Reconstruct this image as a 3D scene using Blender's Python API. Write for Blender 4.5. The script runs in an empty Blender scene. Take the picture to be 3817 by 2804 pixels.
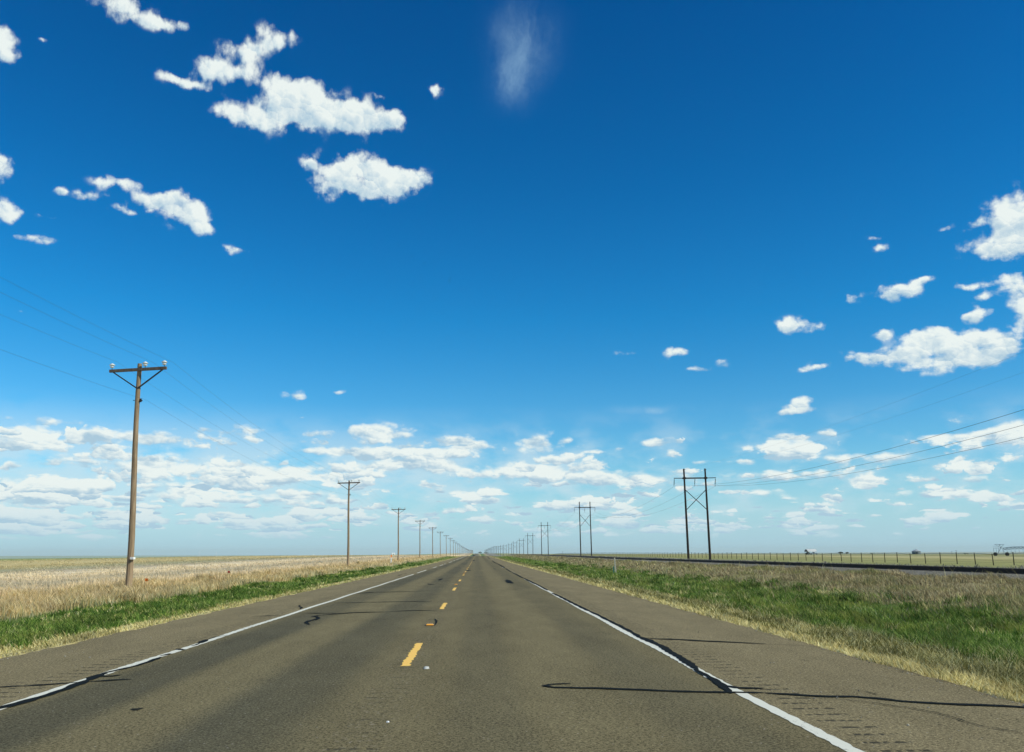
import bpy, bmesh, math, random
import numpy as np
from mathutils import Vector, Matrix

# ------------------------------------------------------------------ camera
W0, H0, F0 = 3817.0, 2804.0, 3260.0
CAM = Vector((0.95, 0.0, 1.46))
PITCH = math.atan(662.0 / F0)
YAW = math.radians(2.29)
ROLL = -0.004
scene = bpy.context.scene
cam_data = bpy.data.cameras.new("camera")
cam_data.sensor_width = 36.0
cam_data.lens = 36.0 * F0 / W0
cam_data.clip_start = 0.05
cam_data.clip_end = 90000
cam = bpy.data.objects.new("camera", cam_data)
scene.collection.objects.link(cam)
ROT = Matrix.Rotation(-YAW, 3, 'Z') @ Matrix.Rotation(math.pi / 2 + PITCH, 3, 'X') @ Matrix.Rotation(ROLL, 3, 'Z')
cam.matrix_world = Matrix.Translation(CAM) @ ROT.to_4x4()
scene.camera = cam
scene.render.resolution_x = 1024
scene.render.resolution_y = 752

# ------------------------------------------------------------------ light
SUN_AZ, SUN_EL = math.radians(114), math.radians(38)   # azimuth clockwise from +Y, the way the road runs
SKY_STRENGTH = 0.10
scene.view_settings.view_transform = 'Standard'
scene.view_settings.look = 'None'
scene.view_settings.gamma = 1
scene.view_settings.exposure = 0.0
sun_data = bpy.data.lights.new("sun", 'SUN')
sun_data.energy = 4.6
sun_data.angle = math.radians(0.5)
sun_data.color = (1.0, 0.96, 0.80)
sun = bpy.data.objects.new("sun", sun_data)
scene.collection.objects.link(sun)
sd = Vector((math.sin(SUN_AZ) * math.cos(SUN_EL), math.cos(SUN_AZ) * math.cos(SUN_EL), math.sin(SUN_EL)))
sun.rotation_euler = sd.to_track_quat('Z', 'Y').to_euler()
sun.location = sd * 60


def ray(px, py):
    d = ROT @ Vector(((px - W0 / 2) / F0, (H0 / 2 - py) / F0, -1.0))
    return d.normalized()


def azel(px, py):
    d = ray(px, py)
    return math.atan2(d.x, d.y), math.asin(d.z)


# ------------------------------------------------------------------ sky with clouds (world, by direction only)
world = bpy.data.worlds.new("World")
scene.world = world
world.use_nodes = True
wt = world.node_tree
wt.nodes.clear()
WN, WL = wt.nodes, wt.links


def wsock(node, key, v):
    if v is None:
        return
    if isinstance(v, bpy.types.NodeSocket):
        WL.new(v, node.inputs[key])
    else:
        node.inputs[key].default_value = v


def wm(op, a, b=None, c=None, clamp=False):
    n = WN.new('ShaderNodeMath'); n.operation = op; n.use_clamp = clamp
    wsock(n, 0, a); wsock(n, 1, b); wsock(n, 2, c)
    return n.outputs[0]


def wv(op, a, b=None, c=None, out=0):
    n = WN.new('ShaderNodeVectorMath'); n.operation = op
    wsock(n, 0, a); wsock(n, 1, b); wsock(n, 2, c)
    return n.outputs[out]


def wnoise(vec, scale, detail=4, rough=0.5, lac=2.0, out=0):
    n = WN.new('ShaderNodeTexNoise')
    n.inputs['Scale'].default_value = scale; n.inputs['Detail'].default_value = detail
    n.inputs['Roughness'].default_value = rough; n.inputs['Lacunarity'].default_value = lac
    WL.new(vec, n.inputs['Vector'])
    return n.outputs[out]


def wsmooth(v, a, b, lo=0.0, hi=1.0):
    n = WN.new('ShaderNodeMapRange'); n.interpolation_type = 'SMOOTHSTEP'
    wsock(n, 0, v); n.inputs[1].default_value = a; n.inputs[2].default_value = b
    n.inputs[3].default_value = lo; n.inputs[4].default_value = hi
    return n.outputs[0]


def wmix(fac, a, b):
    n = WN.new('ShaderNodeMix'); n.data_type = 'RGBA'
    wsock(n, 0, fac); wsock(n, 6, a); wsock(n, 7, b)
    return n.outputs[2]


tc = WN.new('ShaderNodeTexCoord')
dirv = wv('NORMALIZE', tc.outputs['Generated'])
sep = WN.new('ShaderNodeSeparateXYZ'); WL.new(dirv, sep.inputs[0])
az = wm('ARCTAN2', sep.outputs[0], sep.outputs[1])
el = wm('ARCSINE', sep.outputs[2])
comb = WN.new('ShaderNodeCombineXYZ')
WL.new(az, comb.inputs[0]); WL.new(el, comb.inputs[1])
q = comb.outputs[0]
# ragged edges: warp the direction a little before the cloud masses are looked up
warp = wv('SUBTRACT', wnoise(q, 22, 5, 0.6, out=1), (0.5, 0.5, 0.5))
elamp = wsmooth(el, 0.04, 0.40, 0.010, 0.036)
sc = WN.new('ShaderNodeVectorMath'); sc.operation = 'SCALE'; WL.new(warp, sc.inputs[0]); WL.new(elamp, sc.inputs['Scale'])
qw = wv('MULTIPLY_ADD', sc.outputs[0], (1.0, 0.75, 0.0), q)

# cloud masses: x, y, half width, half height (photo 2249 px wide), weight
K = W0 / 2249.0
MASSES = [
    (255, 3, 58, 30, 1), (350, 48, 50, 18, .85), (408, 48, 20, 18, .8),
    (603, 95, 40, 32, .95), (545, 118, 46, 26, 1.0), (480, 150, 54, 28, 1.05), (405, 181, 48, 15, .9),
    (640, 210, 85, 52, 1.3), (710, 256, 88, 30, 1.3), (535, 258, 52, 30, 1.1), (808, 262, 48, 34, 1.1), (862, 262, 26, 22, .9),
    (958, 193, 13, 15, .8), (838, 210, 20, 6, .45),
    (790, 374, 78, 36, 1.3), (760, 405, 55, 30, 1.1), (855, 405, 55, 30, 1.1), (885, 432, 26, 26, .8), (922, 393, 24, 16, .8), (674, 360, 22, 13, .8),
    (400, 462, 62, 36, 1.1), (325, 438, 48, 20, 1.0), (250, 402, 44, 13, .75), (205, 433, 32, 13, .8), (275, 463, 34, 10, .75), (438, 492, 24, 30, .8), (128, 421, 18, 8, .6),
    (5, 85, 42, 34, .9), (25, 122, 22, 12, .6), (85, 88, 20, 8, .5),
    (5, 365, 28, 26, .9), (20, 460, 52, 22, .8), (105, 470, 40, 7, .65), (70, 518, 34, 10, .95), (522, 551, 26, 12, .75), (50, 678, 20, 6, .4),
    (2230, 475, 66, 58, 1.3), (2195, 545, 80, 26, 1.1), (2140, 488, 34, 14, .85), (2070, 500, 16, 6, .6),
    (1955, 648, 40, 16, .75), (1990, 635, 34, 14, .7), (2030, 618, 30, 8, .65), (1870, 650, 17, 14, .75),
    (2226, 632, 46, 34, 1.0), (2262, 684, 34, 26, .95), (2165, 655, 34, 13, .75), (2120, 632, 55, 9, .75), (2135, 695, 34, 14, .9),
    (2110, 760, 100, 30, 1.2), (2035, 737, 50, 22, 1.1), (1935, 783, 95, 15, 1.1), (2060, 795, 80, 20, 1.1), (2175, 765, 55, 34, 1.1), (1798, 806, 42, 9, .9), (1942, 735, 20, 12, .8),
    (1738, 712, 38, 15, .9), (1785, 722, 30, 8, .75), (1480, 776, 26, 12, .9), (1383, 777, 26, 8, .75), (1540, 812, 30, 7, .8), (1575, 800, 22, 10, .7),
    (1760, 892, 40, 17, 1.1), (1740, 905, 32, 6, .8), (1920, 523, 17, 7, .6), (1935, 547, 18, 10, .7),
    (648, 867, 34, 11, .9), (740, 861, 17, 7, .75), (545, 945, 26, 13, 1), (668, 916, 22, 5, .5),
    (832, 950, 80, 19, 1.2), (830, 992, 190, 11, 1.1), (940, 1003, 66, 18, 1.0), (860, 1022, 80, 12, 1.0), (978, 1031, 46, 12, 1.0),
    (1042, 978, 38, 14, 1.0), (1170, 970, 54, 21, 1.0), (1247, 965, 16, 9, .8), (1308, 994, 38, 6, .9), (1362, 988, 15, 7, .8), (1440, 972, 38, 11, 1.0),
    (1155, 1035, 100, 20, 1.1), (1400, 1055, 140, 16, 1.0), (1310, 1050, 50, 16, .9),
    (300, 960, 130, 15, 1.05), (150, 970, 70, 8, .8), (95, 945, 38, 7, .8), (175, 1012, 54, 12, .95),
    (2120, 958, 120, 14, 1.05), (2215, 945, 70, 18, 1.0), (1750, 1046, 125, 12, 1.0), (1940, 1006, 55, 15, 1.0), (1845, 1008, 30, 14, .9), (1645, 1010, 28, 9, .8), (1565, 1012, 40, 6, .7), (1720, 1010, 22, 7, .7),
    (1675, 1080, 38, 10, .9), (1730, 1093, 24, 7, .8), (2040, 1085, 66, 12, .9), (2120, 1050, 52, 10, .8),
    (600, 1038, 140, 24, 1.0), (350, 1025, 110, 26, 1.1), (70, 1085, 150, 30, 1.2), (400, 1082, 85, 24, 1.0), (640, 1095, 110, 18, .9),
]
acc = None; accs = None
for (bx, by, rx, ry, wgt) in MASSES:
    a0, e0 = azel(bx * K, by * K)
    a1, _ = azel((bx + rx) * K, by * K)
    _, e1 = azel(bx * K, (by - ry) * K)
    ra, re = abs(a1 - a0) * 1.0, abs(e1 - e0) * 0.98
    d = wv('MULTIPLY_ADD', qw, (1 / ra, 1 / re, 0), (-a0 / ra, -e0 / re, 0))
    d2 = wv('DOT_PRODUCT', d, d, out=1)
    g = wm('POWER', 0.3679, d2)
    acc = wm('MULTIPLY', g, wgt) if acc is None else wm('MULTIPLY_ADD', g, wgt, acc)
    dy = wv('DOT_PRODUCT', d, (0, 1, 0), out=1)
    accs = wm('MULTIPLY', g, dy) if accs is None else wm('MULTIPLY_ADD', g, dy, accs)

# billowing detail and the low rows of fair-weather cumulus
vlog = wm('MULTIPLY', wm('LOGARITHM', wm('ADD', wm('MAXIMUM', el, -0.05), 0.25), math.e), 0.6)
cb2 = WN.new('ShaderNodeCombineXYZ')
WL.new(az, cb2.inputs[0]); WL.new(vlog, cb2.inputs[1]); cb2.inputs[2].default_value = 3.7
q2 = cb2.outputs[0]
fine = wnoise(q2, 30, 8, 0.60)
fine_lit = wnoise(wv('ADD', q2, (0.009, 0.013, 0.0)), 30, 5, 0.60)
def billow(scale, wamt):
    v_ = wv('MULTIPLY', wv('MULTIPLY_ADD', warp, (wamt, wamt, 0), q2), (scale, scale * 1.2, 0))
    vo = WN.new('ShaderNodeTexVoronoi'); vo.voronoi_dimensions = '2D'; vo.inputs['Scale'].default_value = 1.0
    WL.new(v_, vo.inputs['Vector'])
    L_ = wv('DOT_PRODUCT', wv('SUBTRACT', v_, vo.outputs['Position']), (0.45, 0.85, 0), out=1)
    return vo.outputs['Distance'], L_


b1, bl1 = billow(34, 0.03)
b2, bl2 = billow(80, 0.02)
low = wnoise(wv('MULTIPLY', q2, (1.0, 1.25, 1.0)), 13, 6, 0.55)
low_up = wnoise(wv('MULTIPLY_ADD', q2, (1.0, 1.25, 1.0), (0.0, 0.022, 0.0)), 13, 4, 0.55)
band = wm('MULTIPLY', wsmooth(el, 0.008, 0.034), wsmooth(el, 0.100, 0.150, 1.0, 0.0))
leftish = wsmooth(az, -0.42, 0.30, 0.32, 0.0)
cov = wm('ADD', wsmooth(low, 0.41, 0.60, -0.30, 0.45), wsmooth(el, .03, .09, .14, 0.0))


def puffs(kx, ky, seed, big):
    """rows of small flat-based cumulus, smaller towards the horizon"""
    vl = wm('MULTIPLY', wm('LOGARITHM', wm('ADD', wm('MAXIMUM', el, -0.01), 0.045), math.e), ky)
    cbn = WN.new('ShaderNodeCombineXYZ')
    WL.new(wm('MULTIPLY', az, kx), cbn.inputs[0]); WL.new(vl, cbn.inputs[1]); cbn.inputs[2].default_value = 0
    pc = wv('ADD', wv('ADD', cbn.outputs[0], (seed, seed * 1.7, 0)), wv('MULTIPLY', warp, (2.6, 0.9, 0)))
    vo = WN.new('ShaderNodeTexVoronoi'); vo.voronoi_dimensions = '2D'; vo.inputs['Scale'].default_value = 1.0
    WL.new(pc, vo.inputs['Vector'])
    off = wv('SUBTRACT', pc, vo.outputs['Position'])
    so = WN.new('ShaderNodeSeparateXYZ'); WL.new(off, so.inputs[0])
    sc_ = WN.new('ShaderNodeSeparateXYZ'); WL.new(vo.outputs['Color'], sc_.inputs[0])
    below = wm('LESS_THAN', so.outputs[1], 0.0)
    yy = wm('MULTIPLY', so.outputs[1], wm('MULTIPLY_ADD', below, 2.6, 1.55))
    dd = wm('SQRT', wm('ADD', wm('MULTIPLY', so.outputs[0], so.outputs[0]), wm('MULTIPLY', yy, yy)))
    size = wm('ADD', wm('ADD', wm('MULTIPLY', sc_.outputs[0], 0.55), wm('ADD', cov, leftish)), big)
    shade_ = wm('MULTIPLY_ADD', so.outputs[1], 3.2, -0.22)
    return wm('SUBTRACT', size, dd), shade_


p1, sh1 = puffs(16.0, 3.7, 3.3, 0.12)
p2, sh2 = puffs(28.0, 6.3, 9.1, 0.10)
p3, sh3 = puffs(44.0, 9.5, 21.7, 0.08)
p3 = wm('MULTIPLY', wm('MULTIPLY', p3, 2.0), wsmooth(el, .05, .09, 1, 0))
p1 = wm('MULTIPLY', p1, 2.6); p2 = wm('MAXIMUM', wm('MULTIPLY', p2, 2.3), p3)
lowf = wm('MULTIPLY', wm('MAXIMUM', wm('MAXIMUM', p1, p2), 0.0), band)
pick = wm('GREATER_THAN', p1, p2)
lowshade = wm('MULTIPLY', wm('ADD', wm('MULTIPLY', sh1, pick), wm('MULTIPLY', sh2, wm('SUBTRACT', 1.0, pick))), wsmooth(lowf, 0.1, 0.5))
F = wm('MAXIMUM', wm('MINIMUM', wm('MULTIPLY', acc, 1.10), 1.25), wm('MINIMUM', lowf, 1.2))
edge = wm('MULTIPLY', wm('SUBTRACT', fine, 0.5), wsmooth(el, 0.03, 0.25, 1.2, 2.8))
edge = wm('ADD', edge, wm('ADD', wm('MULTIPLY', wm('SUBTRACT', 0.42, b1), 0.65), wm('MULTIPLY', wm('SUBTRACT', 0.42, b2), 0.42)))
Fd = wm('ADD', F, edge)
dens = wsmooth(Fd, 0.30, 1.02)
dens = wm('MULTIPLY', dens, wsmooth(F, 0.04, 0.34))
veil = wm('MULTIPLY', wm('MULTIPLY', wsmooth(el, 0.01, 0.06), wsmooth(el, 0.09, 0.17, 1, 0)), wsmooth(wm('ADD', low, wm('MULTIPLY', leftish, .5)), 0.40, 0.66, 0.05, 0.65))
# thin high wisps
def wisp(bx, by, rx, ry):
    a0, e0 = azel(bx * K, by * K); a1, _ = azel((bx + rx) * K, by * K); _, e1 = azel(bx * K, (by - ry) * K)
    ra, re = abs(a1 - a0), abs(e1 - e0)
    d = wv('MULTIPLY_ADD', qw, (1 / ra, 1 / re, 0), (-a0 / ra, -e0 / re, 0))
    return wm('POWER', 0.3679, wv('DOT_PRODUCT', d, d, out=1))
wis = wm('ADD', wm('ADD', wisp(1150, 95, 55, 70), wisp(1125, 180, 38, 45)), wisp(1415, 903, 70, 9))
wis = wm('ADD', wis, wm('MULTIPLY', wisp(430, 985, 420, 60), 0.35))
wisn = wnoise(wv('MULTIPLY', wv('MULTIPLY_ADD', warp, (.03, .03, 0), q), (1.2, .6, 1)), 17, 9, 0.68)
wis = wm('MULTIPLY', wis, wsmooth(wisn, .30, .76, 0.12, 1.0))
wis = wm('MULTIPLY', wis, 0.34, clamp=True)

sky = WN.new('ShaderNodeTexSky')
sky.sky_type = 'NISHITA'
sky.sun_disc = False
sky.sun_elevation = SUN_EL
sky.sun_rotation = SUN_AZ
sky.altitude = 1000
sky.air_density = 1.0
sky.dust_density = 0.6
sky.ozone_density = 3.0
hs = WN.new('ShaderNodeHueSaturation')
hs.inputs['Saturation'].default_value = 1.35
hs.inputs['Value'].default_value = 1.0
WL.new(sky.outputs[0], hs.inputs['Color'])
gr = WN.new('ShaderNodeValToRGB')
stops = [(0, (.80, 1.25, 1.30)), (9.3, (.72, 1.34, 1.37)), (15.2, (.27, 1.29, 1.38)), (24, (.10, 1.10, 1.27)), (34, (.04, .93, 1.16))]
while len(gr.color_ramp.elements) < len(stops): gr.color_ramp.elements.new(.5)
for e_, (dg, cc_) in zip(gr.color_ramp.elements, stops):
    e_.position = math.radians(dg) / .7; e_.color = tuple(x * .5 for x in cc_) + (1,)
WL.new(wm('DIVIDE', wm('MAXIMUM', el, 0.0), .7), gr.inputs[0])
skyc = wv('MULTIPLY', hs.outputs[0], wv('MULTIPLY', gr.outputs[0], (2, 2, 2)))
# cloud brightness: sunlit puffs against soft grey undersides
lit = wm('ADD', wm('MULTIPLY', wm('SUBTRACT', fine, fine_lit), 3.0), wm('ADD', wm('MULTIPLY', bl1, 0.42), wm('MULTIPLY', bl2, 0.26)))
litlow = wm('MULTIPLY', wm('SUBTRACT', low, low_up), 1.6)
thick = wm('ADD', wsmooth(Fd, 0.9, 2.0, 0.0, 0.12), wsmooth(Fd, 0.3, 0.9, 0.18, 0.0))
accsh = wm('MULTIPLY', wm('DIVIDE', accs, wm('ADD', acc, 0.15)), wsmooth(el, .10, .40, .85, .62))
accsh = wm('MULTIPLY', accsh, wm('GREATER_THAN', acc, lowf))
s = wm('SUBTRACT', wm('ADD', wm('ADD', wm('ADD', wm('ADD', 0.75, accsh), lit), wm('MULTIPLY', litlow, band)), lowshade), thick, clamp=True)
CLOUD_W = (8.6, 9.3, 9.0, 1)
CLOUD_G = (4.1, 5.9, 7.2, 1)
cloudc = wmix(s, CLOUD_G, CLOUD_W)
far = wsmooth(el, 0.0, 0.075, 0.72, 0.0)
HAZEC = (4.15, 6.45, 7.9, 1)
cloudc = wmix(far, cloudc, HAZEC)
skyc = wmix(wsmooth(el, -0.01, 0.12, 0.92, 0.0), skyc, HAZEC)
col = wmix(wm('MAXIMUM', wis, veil), skyc, wmix(wsmooth(el, .14, .3), (6.4, 7.9, 8.6, 1), (5.0, 7.8, 9.6, 1)))
col = wmix(wm('MULTIPLY', dens, 0.97), col, cloudc)
bg = WN.new('ShaderNodeBackground')
WL.new(col, bg.inputs[0]); bg.inputs[1].default_value = SKY_STRENGTH
wo = WN.new('ShaderNodeOutputWorld'); WL.new(bg.outputs[0], wo.inputs[0])
world.cycles.sampling_method = 'MANUAL'
world.cycles.sample_map_resolution = 512

# ------------------------------------------------------------------ helpers
rnd = random.Random(7)
rng = np.random.default_rng(11)
COL = scene.collection


def tag(o, label=None, cat=None, group=None, kind=None):
    if label: o['label'] = label
    if cat: o['category'] = cat
    if group: o['group'] = group
    if kind: o['kind'] = kind
    return o


def empty(name, loc=(0, 0, 0), rz=0.0):
    o = bpy.data.objects.new(name, None); COL.objects.link(o)
    o.location = loc; o.rotation_euler = (0, 0, rz); o.empty_display_size = 0.3
    return o


def link_mesh(name, me, mat, parent=None):
    o = bpy.data.objects.new(name, me); COL.objects.link(o)
    if mat: me.materials.append(mat)
    if parent: o.parent = parent
    return o


class MB:
    """collects simple solids and links them as one mesh"""
    def __init__(s): s.bm = bmesh.new()

    def box(s, c, size, rot=None, bevel=0.0):
        m = Matrix.Translation(c) @ (rot.to_4x4() if rot else Matrix()) @ Matrix.Diagonal((size[0], size[1], size[2], 1))
        r = bmesh.ops.create_cube(s.bm, size=1.0, matrix=m)
        if bevel:
            es = list({e for v in r['verts'] for e in v.link_edges})
            bmesh.ops.bevel(s.bm, geom=es, offset=bevel, segments=1, affect='EDGES')
        return s

    def tube(s, p0, p1, r0, r1=None, n=10, caps=True):
        p0, p1 = Vector(p0), Vector(p1); r1 = r0 if r1 is None else r1
        d = p1 - p0; L = d.length
        m = Matrix.Translation((p0 + p1) / 2) @ d.to_track_quat('Z', 'Y').to_matrix().to_4x4()
        bmesh.ops.create_cone(s.bm, cap_ends=caps, segments=n, radius1=r0, radius2=r1, depth=L, matrix=m)
        return s

    def bar(s, p0, p1, w, h):
        p0, p1 = Vector(p0), Vector(p1); d = p1 - p0
        m = Matrix.Translation((p0 + p1) / 2) @ d.to_track_quat('Z', 'Y').to_matrix().to_4x4() @ Matrix.Diagonal((w, h, d.length, 1))
        bmesh.ops.create_cube(s.bm, size=1.0, matrix=m)
        return s

    def lathe(s, prof, c=(0, 0, 0), n=16):
        vs = []
        for (r, z) in prof:
            vs.append([s.bm.verts.new((c[0] + r * math.cos(2 * math.pi * k / n), c[1] + r * math.sin(2 * math.pi * k / n), c[2] + z)) for k in range(n)])
        for a, b in zip(vs[:-1], vs[1:]):
            for k in range(n):
                s.bm.faces.new((a[k], a[(k + 1) % n], b[(k + 1) % n], b[k]))
        s.bm.faces.new(list(reversed(vs[0]))); s.bm.faces.new(vs[-1])
        return s

    def build(s, name, mat, parent=None, smooth=False):
        me = bpy.data.meshes.new(name)
        bmesh.ops.recalc_face_normals(s.bm, faces=s.bm.faces)
        s.bm.to_mesh(me); s.bm.free()
        if smooth:
            for p in me.polygons: p.use_smooth = True
        return link_mesh(name, me, mat, parent)


def copy_tree(o, parent=None):
    c = o.copy(); COL.objects.link(c); c.parent = parent
    for ch in KIDS(o): copy_tree(ch, c)
    return c


def KIDS(o):
    return [x for x in COL.objects if x.parent == o]


def grid_mesh(name, xs, ys, zf, mat):
    X, Y = np.meshgrid(xs, ys)
    Z = zf(X, Y)
    co = np.stack([X, Y, Z], -1).reshape(-1, 3).astype(np.float32)
    nx, ny = len(xs), len(ys)
    i = (np.arange(ny - 1)[:, None] * nx + np.arange(nx - 1)[None, :]).reshape(-1)
    quads = np.stack([i, i + 1, i + nx + 1, i + nx], -1).astype(np.int32)
    return np_mesh(name, co, quads, mat)


def np_mesh(name, co, faces, mat, attr=None, smooth=True, parent=None):
    me = bpy.data.meshes.new(name)
    nf, k = faces.shape
    me.vertices.add(len(co)); me.vertices.foreach_set('co', co.astype(np.float32).ravel())
    me.loops.add(nf * k); me.loops.foreach_set('vertex_index', faces.astype(np.int32).ravel())
    me.polygons.add(nf); me.polygons.foreach_set('loop_start', np.arange(0, nf * k, k, dtype=np.int32))
    try: me.polygons.foreach_set('loop_total', np.full(nf, k, dtype=np.int32))
    except Exception: pass
    me.polygons.foreach_set('use_smooth', np.full(nf, bool(smooth)))
    if attr is not None:
        for an, av in attr.items():
            a = me.attributes.new(an, 'FLOAT', 'POINT'); a.data.foreach_set('value', av.astype(np.float32))
    me.update(); me.validate()
    return link_mesh(name, me, mat, parent)


# ------------------------------------------------------------------ materials
class Mat:
    def __init__(s, name):
        s.m = bpy.data.materials.new(name); s.m.use_nodes = True
        s.nt = s.m.node_tree; s.N = s.nt.nodes; s.L = s.nt.links
        s.bs = s.N['Principled BSDF']
        s.geo = s.N.new('ShaderNodeNewGeometry'); s.pos = s.geo.outputs['Position']
        s.tc = s.N.new('ShaderNodeTexCoord')

    def put(s, n, key, v):
        if v is None: return
        if isinstance(v, bpy.types.NodeSocket): s.L.new(v, n.inputs[key])
        else: n.inputs[key].default_value = v

    def math(s, op, a, b=None, c=None, clamp=False):
        n = s.N.new('ShaderNodeMath'); n.operation = op; n.use_clamp = clamp
        s.put(n, 0, a); s.put(n, 1, b); s.put(n, 2, c); return n.outputs[0]

    def vec(s, op, a, b=None, c=None, out=0):
        n = s.N.new('ShaderNodeVectorMath'); n.operation = op
        s.put(n, 0, a); s.put(n, 1, b); s.put(n, 2, c); return n.outputs[out]

    def noise(s, vec, scale, detail=4, rough=0.5, out=0):
        n = s.N.new('ShaderNodeTexNoise'); n.inputs['Scale'].default_value = scale
        n.inputs['Detail'].default_value = detail; n.inputs['Roughness'].default_value = rough
        s.L.new(vec, n.inputs['Vector']); return n.outputs[out]

    def voro(s, vec, scale, out=0):
        n = s.N.new('ShaderNodeTexVoronoi'); n.inputs['Scale'].default_value = scale
        s.L.new(vec, n.inputs['Vector']); return n.outputs[out]

    def smooth(s, v, a, b, lo=0.0, hi=1.0):
        n = s.N.new('ShaderNodeMapRange'); n.interpolation_type = 'SMOOTHSTEP'
        s.put(n, 0, v)
        for i, x in zip((1, 2, 3, 4), (a, b, lo, hi)): n.inputs[i].default_value = x
        return n.outputs[0]

    def mix(s, fac, a, b, blend='MIX'):
        n = s.N.new('ShaderNodeMix'); n.data_type = 'RGBA'; n.blend_type = blend
        s.put(n, 0, fac)
        for k, v in ((6, a), (7, b)):
            if isinstance(v, tuple) and len(v) == 3: v = v + (1,)
            s.put(n, k, v)
        return n.outputs[2]

    def ramp(s, v, stops, interp='LINEAR'):
        n = s.N.new('ShaderNodeValToRGB'); s.put(n, 0, v)
        cr = n.color_ramp; cr.interpolation = interp
        while len(cr.elements) < len(stops): cr.elements.new(0.5)
        for e, (p, c) in zip(cr.elements, stops):
            e.position = p; e.color = c + (1,) if len(c) == 3 else c
        return n.outputs[0]

    def sep(s, v):
        n = s.N.new('ShaderNodeSeparateXYZ'); s.L.new(v, n.inputs[0]); return n.outputs

    def bump(s, h, strength=0.5, dist=0.01):
        n = s.N.new('ShaderNodeBump'); n.inputs['Strength'].default_value = strength
        n.inputs['Distance'].default_value = dist; s.L.new(h, n.inputs['Height'])
        s.L.new(n.outputs[0], s.bs.inputs['Normal'])

    def done(s, color, rough=0.8, metal=0.0, spec=0.3):
        if isinstance(color, tuple) and len(color) == 3: color = color + (1,)
        s.put(s.bs, 'Base Color', color); s.put(s.bs, 'Roughness', rough)
        s.put(s.bs, 'Metallic', metal); s.put(s.bs, 'Specular IOR Level', spec)
        return s.m


def simple(name, c, rough=0.7, metal=0.0, var=0.25, scale=6.0, spec=0.3):
    m = Mat(name)
    n = m.noise(m.tc.outputs['Object'], scale, 4, 0.6)
    f = m.math('MULTIPLY_ADD', n, var * 2, 1 - var)
    g = m.N.new('ShaderNodeVectorMath'); g.operation = 'SCALE'
    g.inputs[0].default_value = c; m.L.new(f, g.inputs['Scale'])
    return m.done(g.outputs[0], rough, metal, spec)


def wood_mat(name, c0, c1):
    m = Mat(name)
    o = m.tc.outputs['Object']
    st = m.vec('MULTIPLY', o, (22, 22, 0.9))
    n1 = m.noise(st, 1.0, 5, 0.65)
    n2 = m.noise(m.vec('MULTIPLY', o, (3, 3, 0.6)), 1.0, 3, 0.5)
    f = m.math('MULTIPLY', m.smooth(n1, 0.3, 0.7), m.math('MULTIPLY_ADD', n2, 0.6, 0.6), clamp=True)
    crack = m.smooth(m.noise(m.vec('MULTIPLY', o, (40, 40, 0.35)), 1.0, 3, 0.5), 0.62, 0.70)
    c = m.mix(f, c0, c1)
    c = m.mix(m.math('MULTIPLY', crack, 0.7), c, tuple(x * 0.25 for x in c0))
    m.bump(n1, 0.5, 0.01)
    return m.done(c, 0.85)


M = {}
M['pole'] = wood_mat('weathered_wood', (0.155, 0.105, 0.062), (0.37, 0.27, 0.165))
M['arm'] = wood_mat('arm_wood', (0.07, 0.055, 0.045), (0.16, 0.125, 0.095))
M['tarwood'] = wood_mat('creosoted_wood', (0.012, 0.008, 0.006), (0.045, 0.028, 0.018))
M['post'] = wood_mat('post_wood', (0.03, 0.028, 0.012), (0.10, 0.085, 0.04))
M['steel'] = simple('dark_steel', (0.05, 0.052, 0.055), 0.5, 0.6)
M['wire'] = simple('wire_metal', (0.06, 0.062, 0.068), 0.45, 0.5)
M['porcelain'] = simple('porcelain', (0.62, 0.66, 0.64), 0.25, 0, 0.05, spec=0.6)
M['white'] = simple('white_paint', (0.78, 0.78, 0.76), 0.5, 0, 0.08)
M['orange'] = simple('orange_plastic', (0.95, 0.28, 0.04), 0.5, 0, 0.1)
M['red'] = simple('red_plastic', (0.55, 0.04, 0.03), 0.5, 0, 0.1)
M['green_post'] = simple('green_painted_post', (0.05, 0.16, 0.13), 0.5, 0, 0.15)
M['pale_post'] = simple('pale_post', (0.45, 0.42, 0.33), 0.7, 0, 0.2)
M['rail'] = simple('rusty_rail', (0.045, 0.028, 0.020), 0.7, 0.4, 0.35, 3)
M['sleeper'] = wood_mat('sleeper_wood', (0.03, 0.022, 0.018), (0.09, 0.07, 0.055))
M['galv'] = simple('galvanised_steel', (0.40, 0.42, 0.42), 0.5, 0.2, 0.15, 1.5)
M['irrig'] = simple('irrigation_steel', (0.16, 0.22, 0.26), 0.5, 0.5, 0.15, 1.5)
M['bin'] = simple('bin_steel', (0.16, 0.18, 0.18), 0.5, 0.4, 0.25, 0.6)
M['rubber'] = simple('rubber', (0.02, 0.02, 0.02), 0.9)
M['black'] = simple('dark_paint', (0.02, 0.02, 0.022), 0.35, 0, 0.1, spec=0.6)
M['glass'] = simple('dark_glass', (0.03, 0.04, 0.05), 0.08, 0, 0.05, spec=0.8)
M['bird'] = simple('dark_feathers', (0.02, 0.02, 0.022), 0.8)
M['bark'] = simple('bark', (0.08, 0.055, 0.035), 0.9)
M['leaf'] = simple('dark_leaves', (0.045, 0.065, 0.02), 0.8, 0, 0.5, 2.0)
M['tank'] = simple('blue_green_paint', (0.04, 0.14, 0.12), 0.5)

# ------------------------------------------------------------------ terrain
KY = np.concatenate([np.arange(-60, 1000, 5.0), np.arange(1000, 6000, 25.0), np.arange(6000, 40001, 500.0)])


def pinterp(pts):
    a = np.array(pts, float)
    z = np.interp(KY, a[:, 0], a[:, 1])
    for _ in range(6):                                  # soften the kinks
        z[1:-1] = 0.25 * z[:-2] + 0.5 * z[1:-1] + 0.25 * z[2:]
    return z


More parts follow.
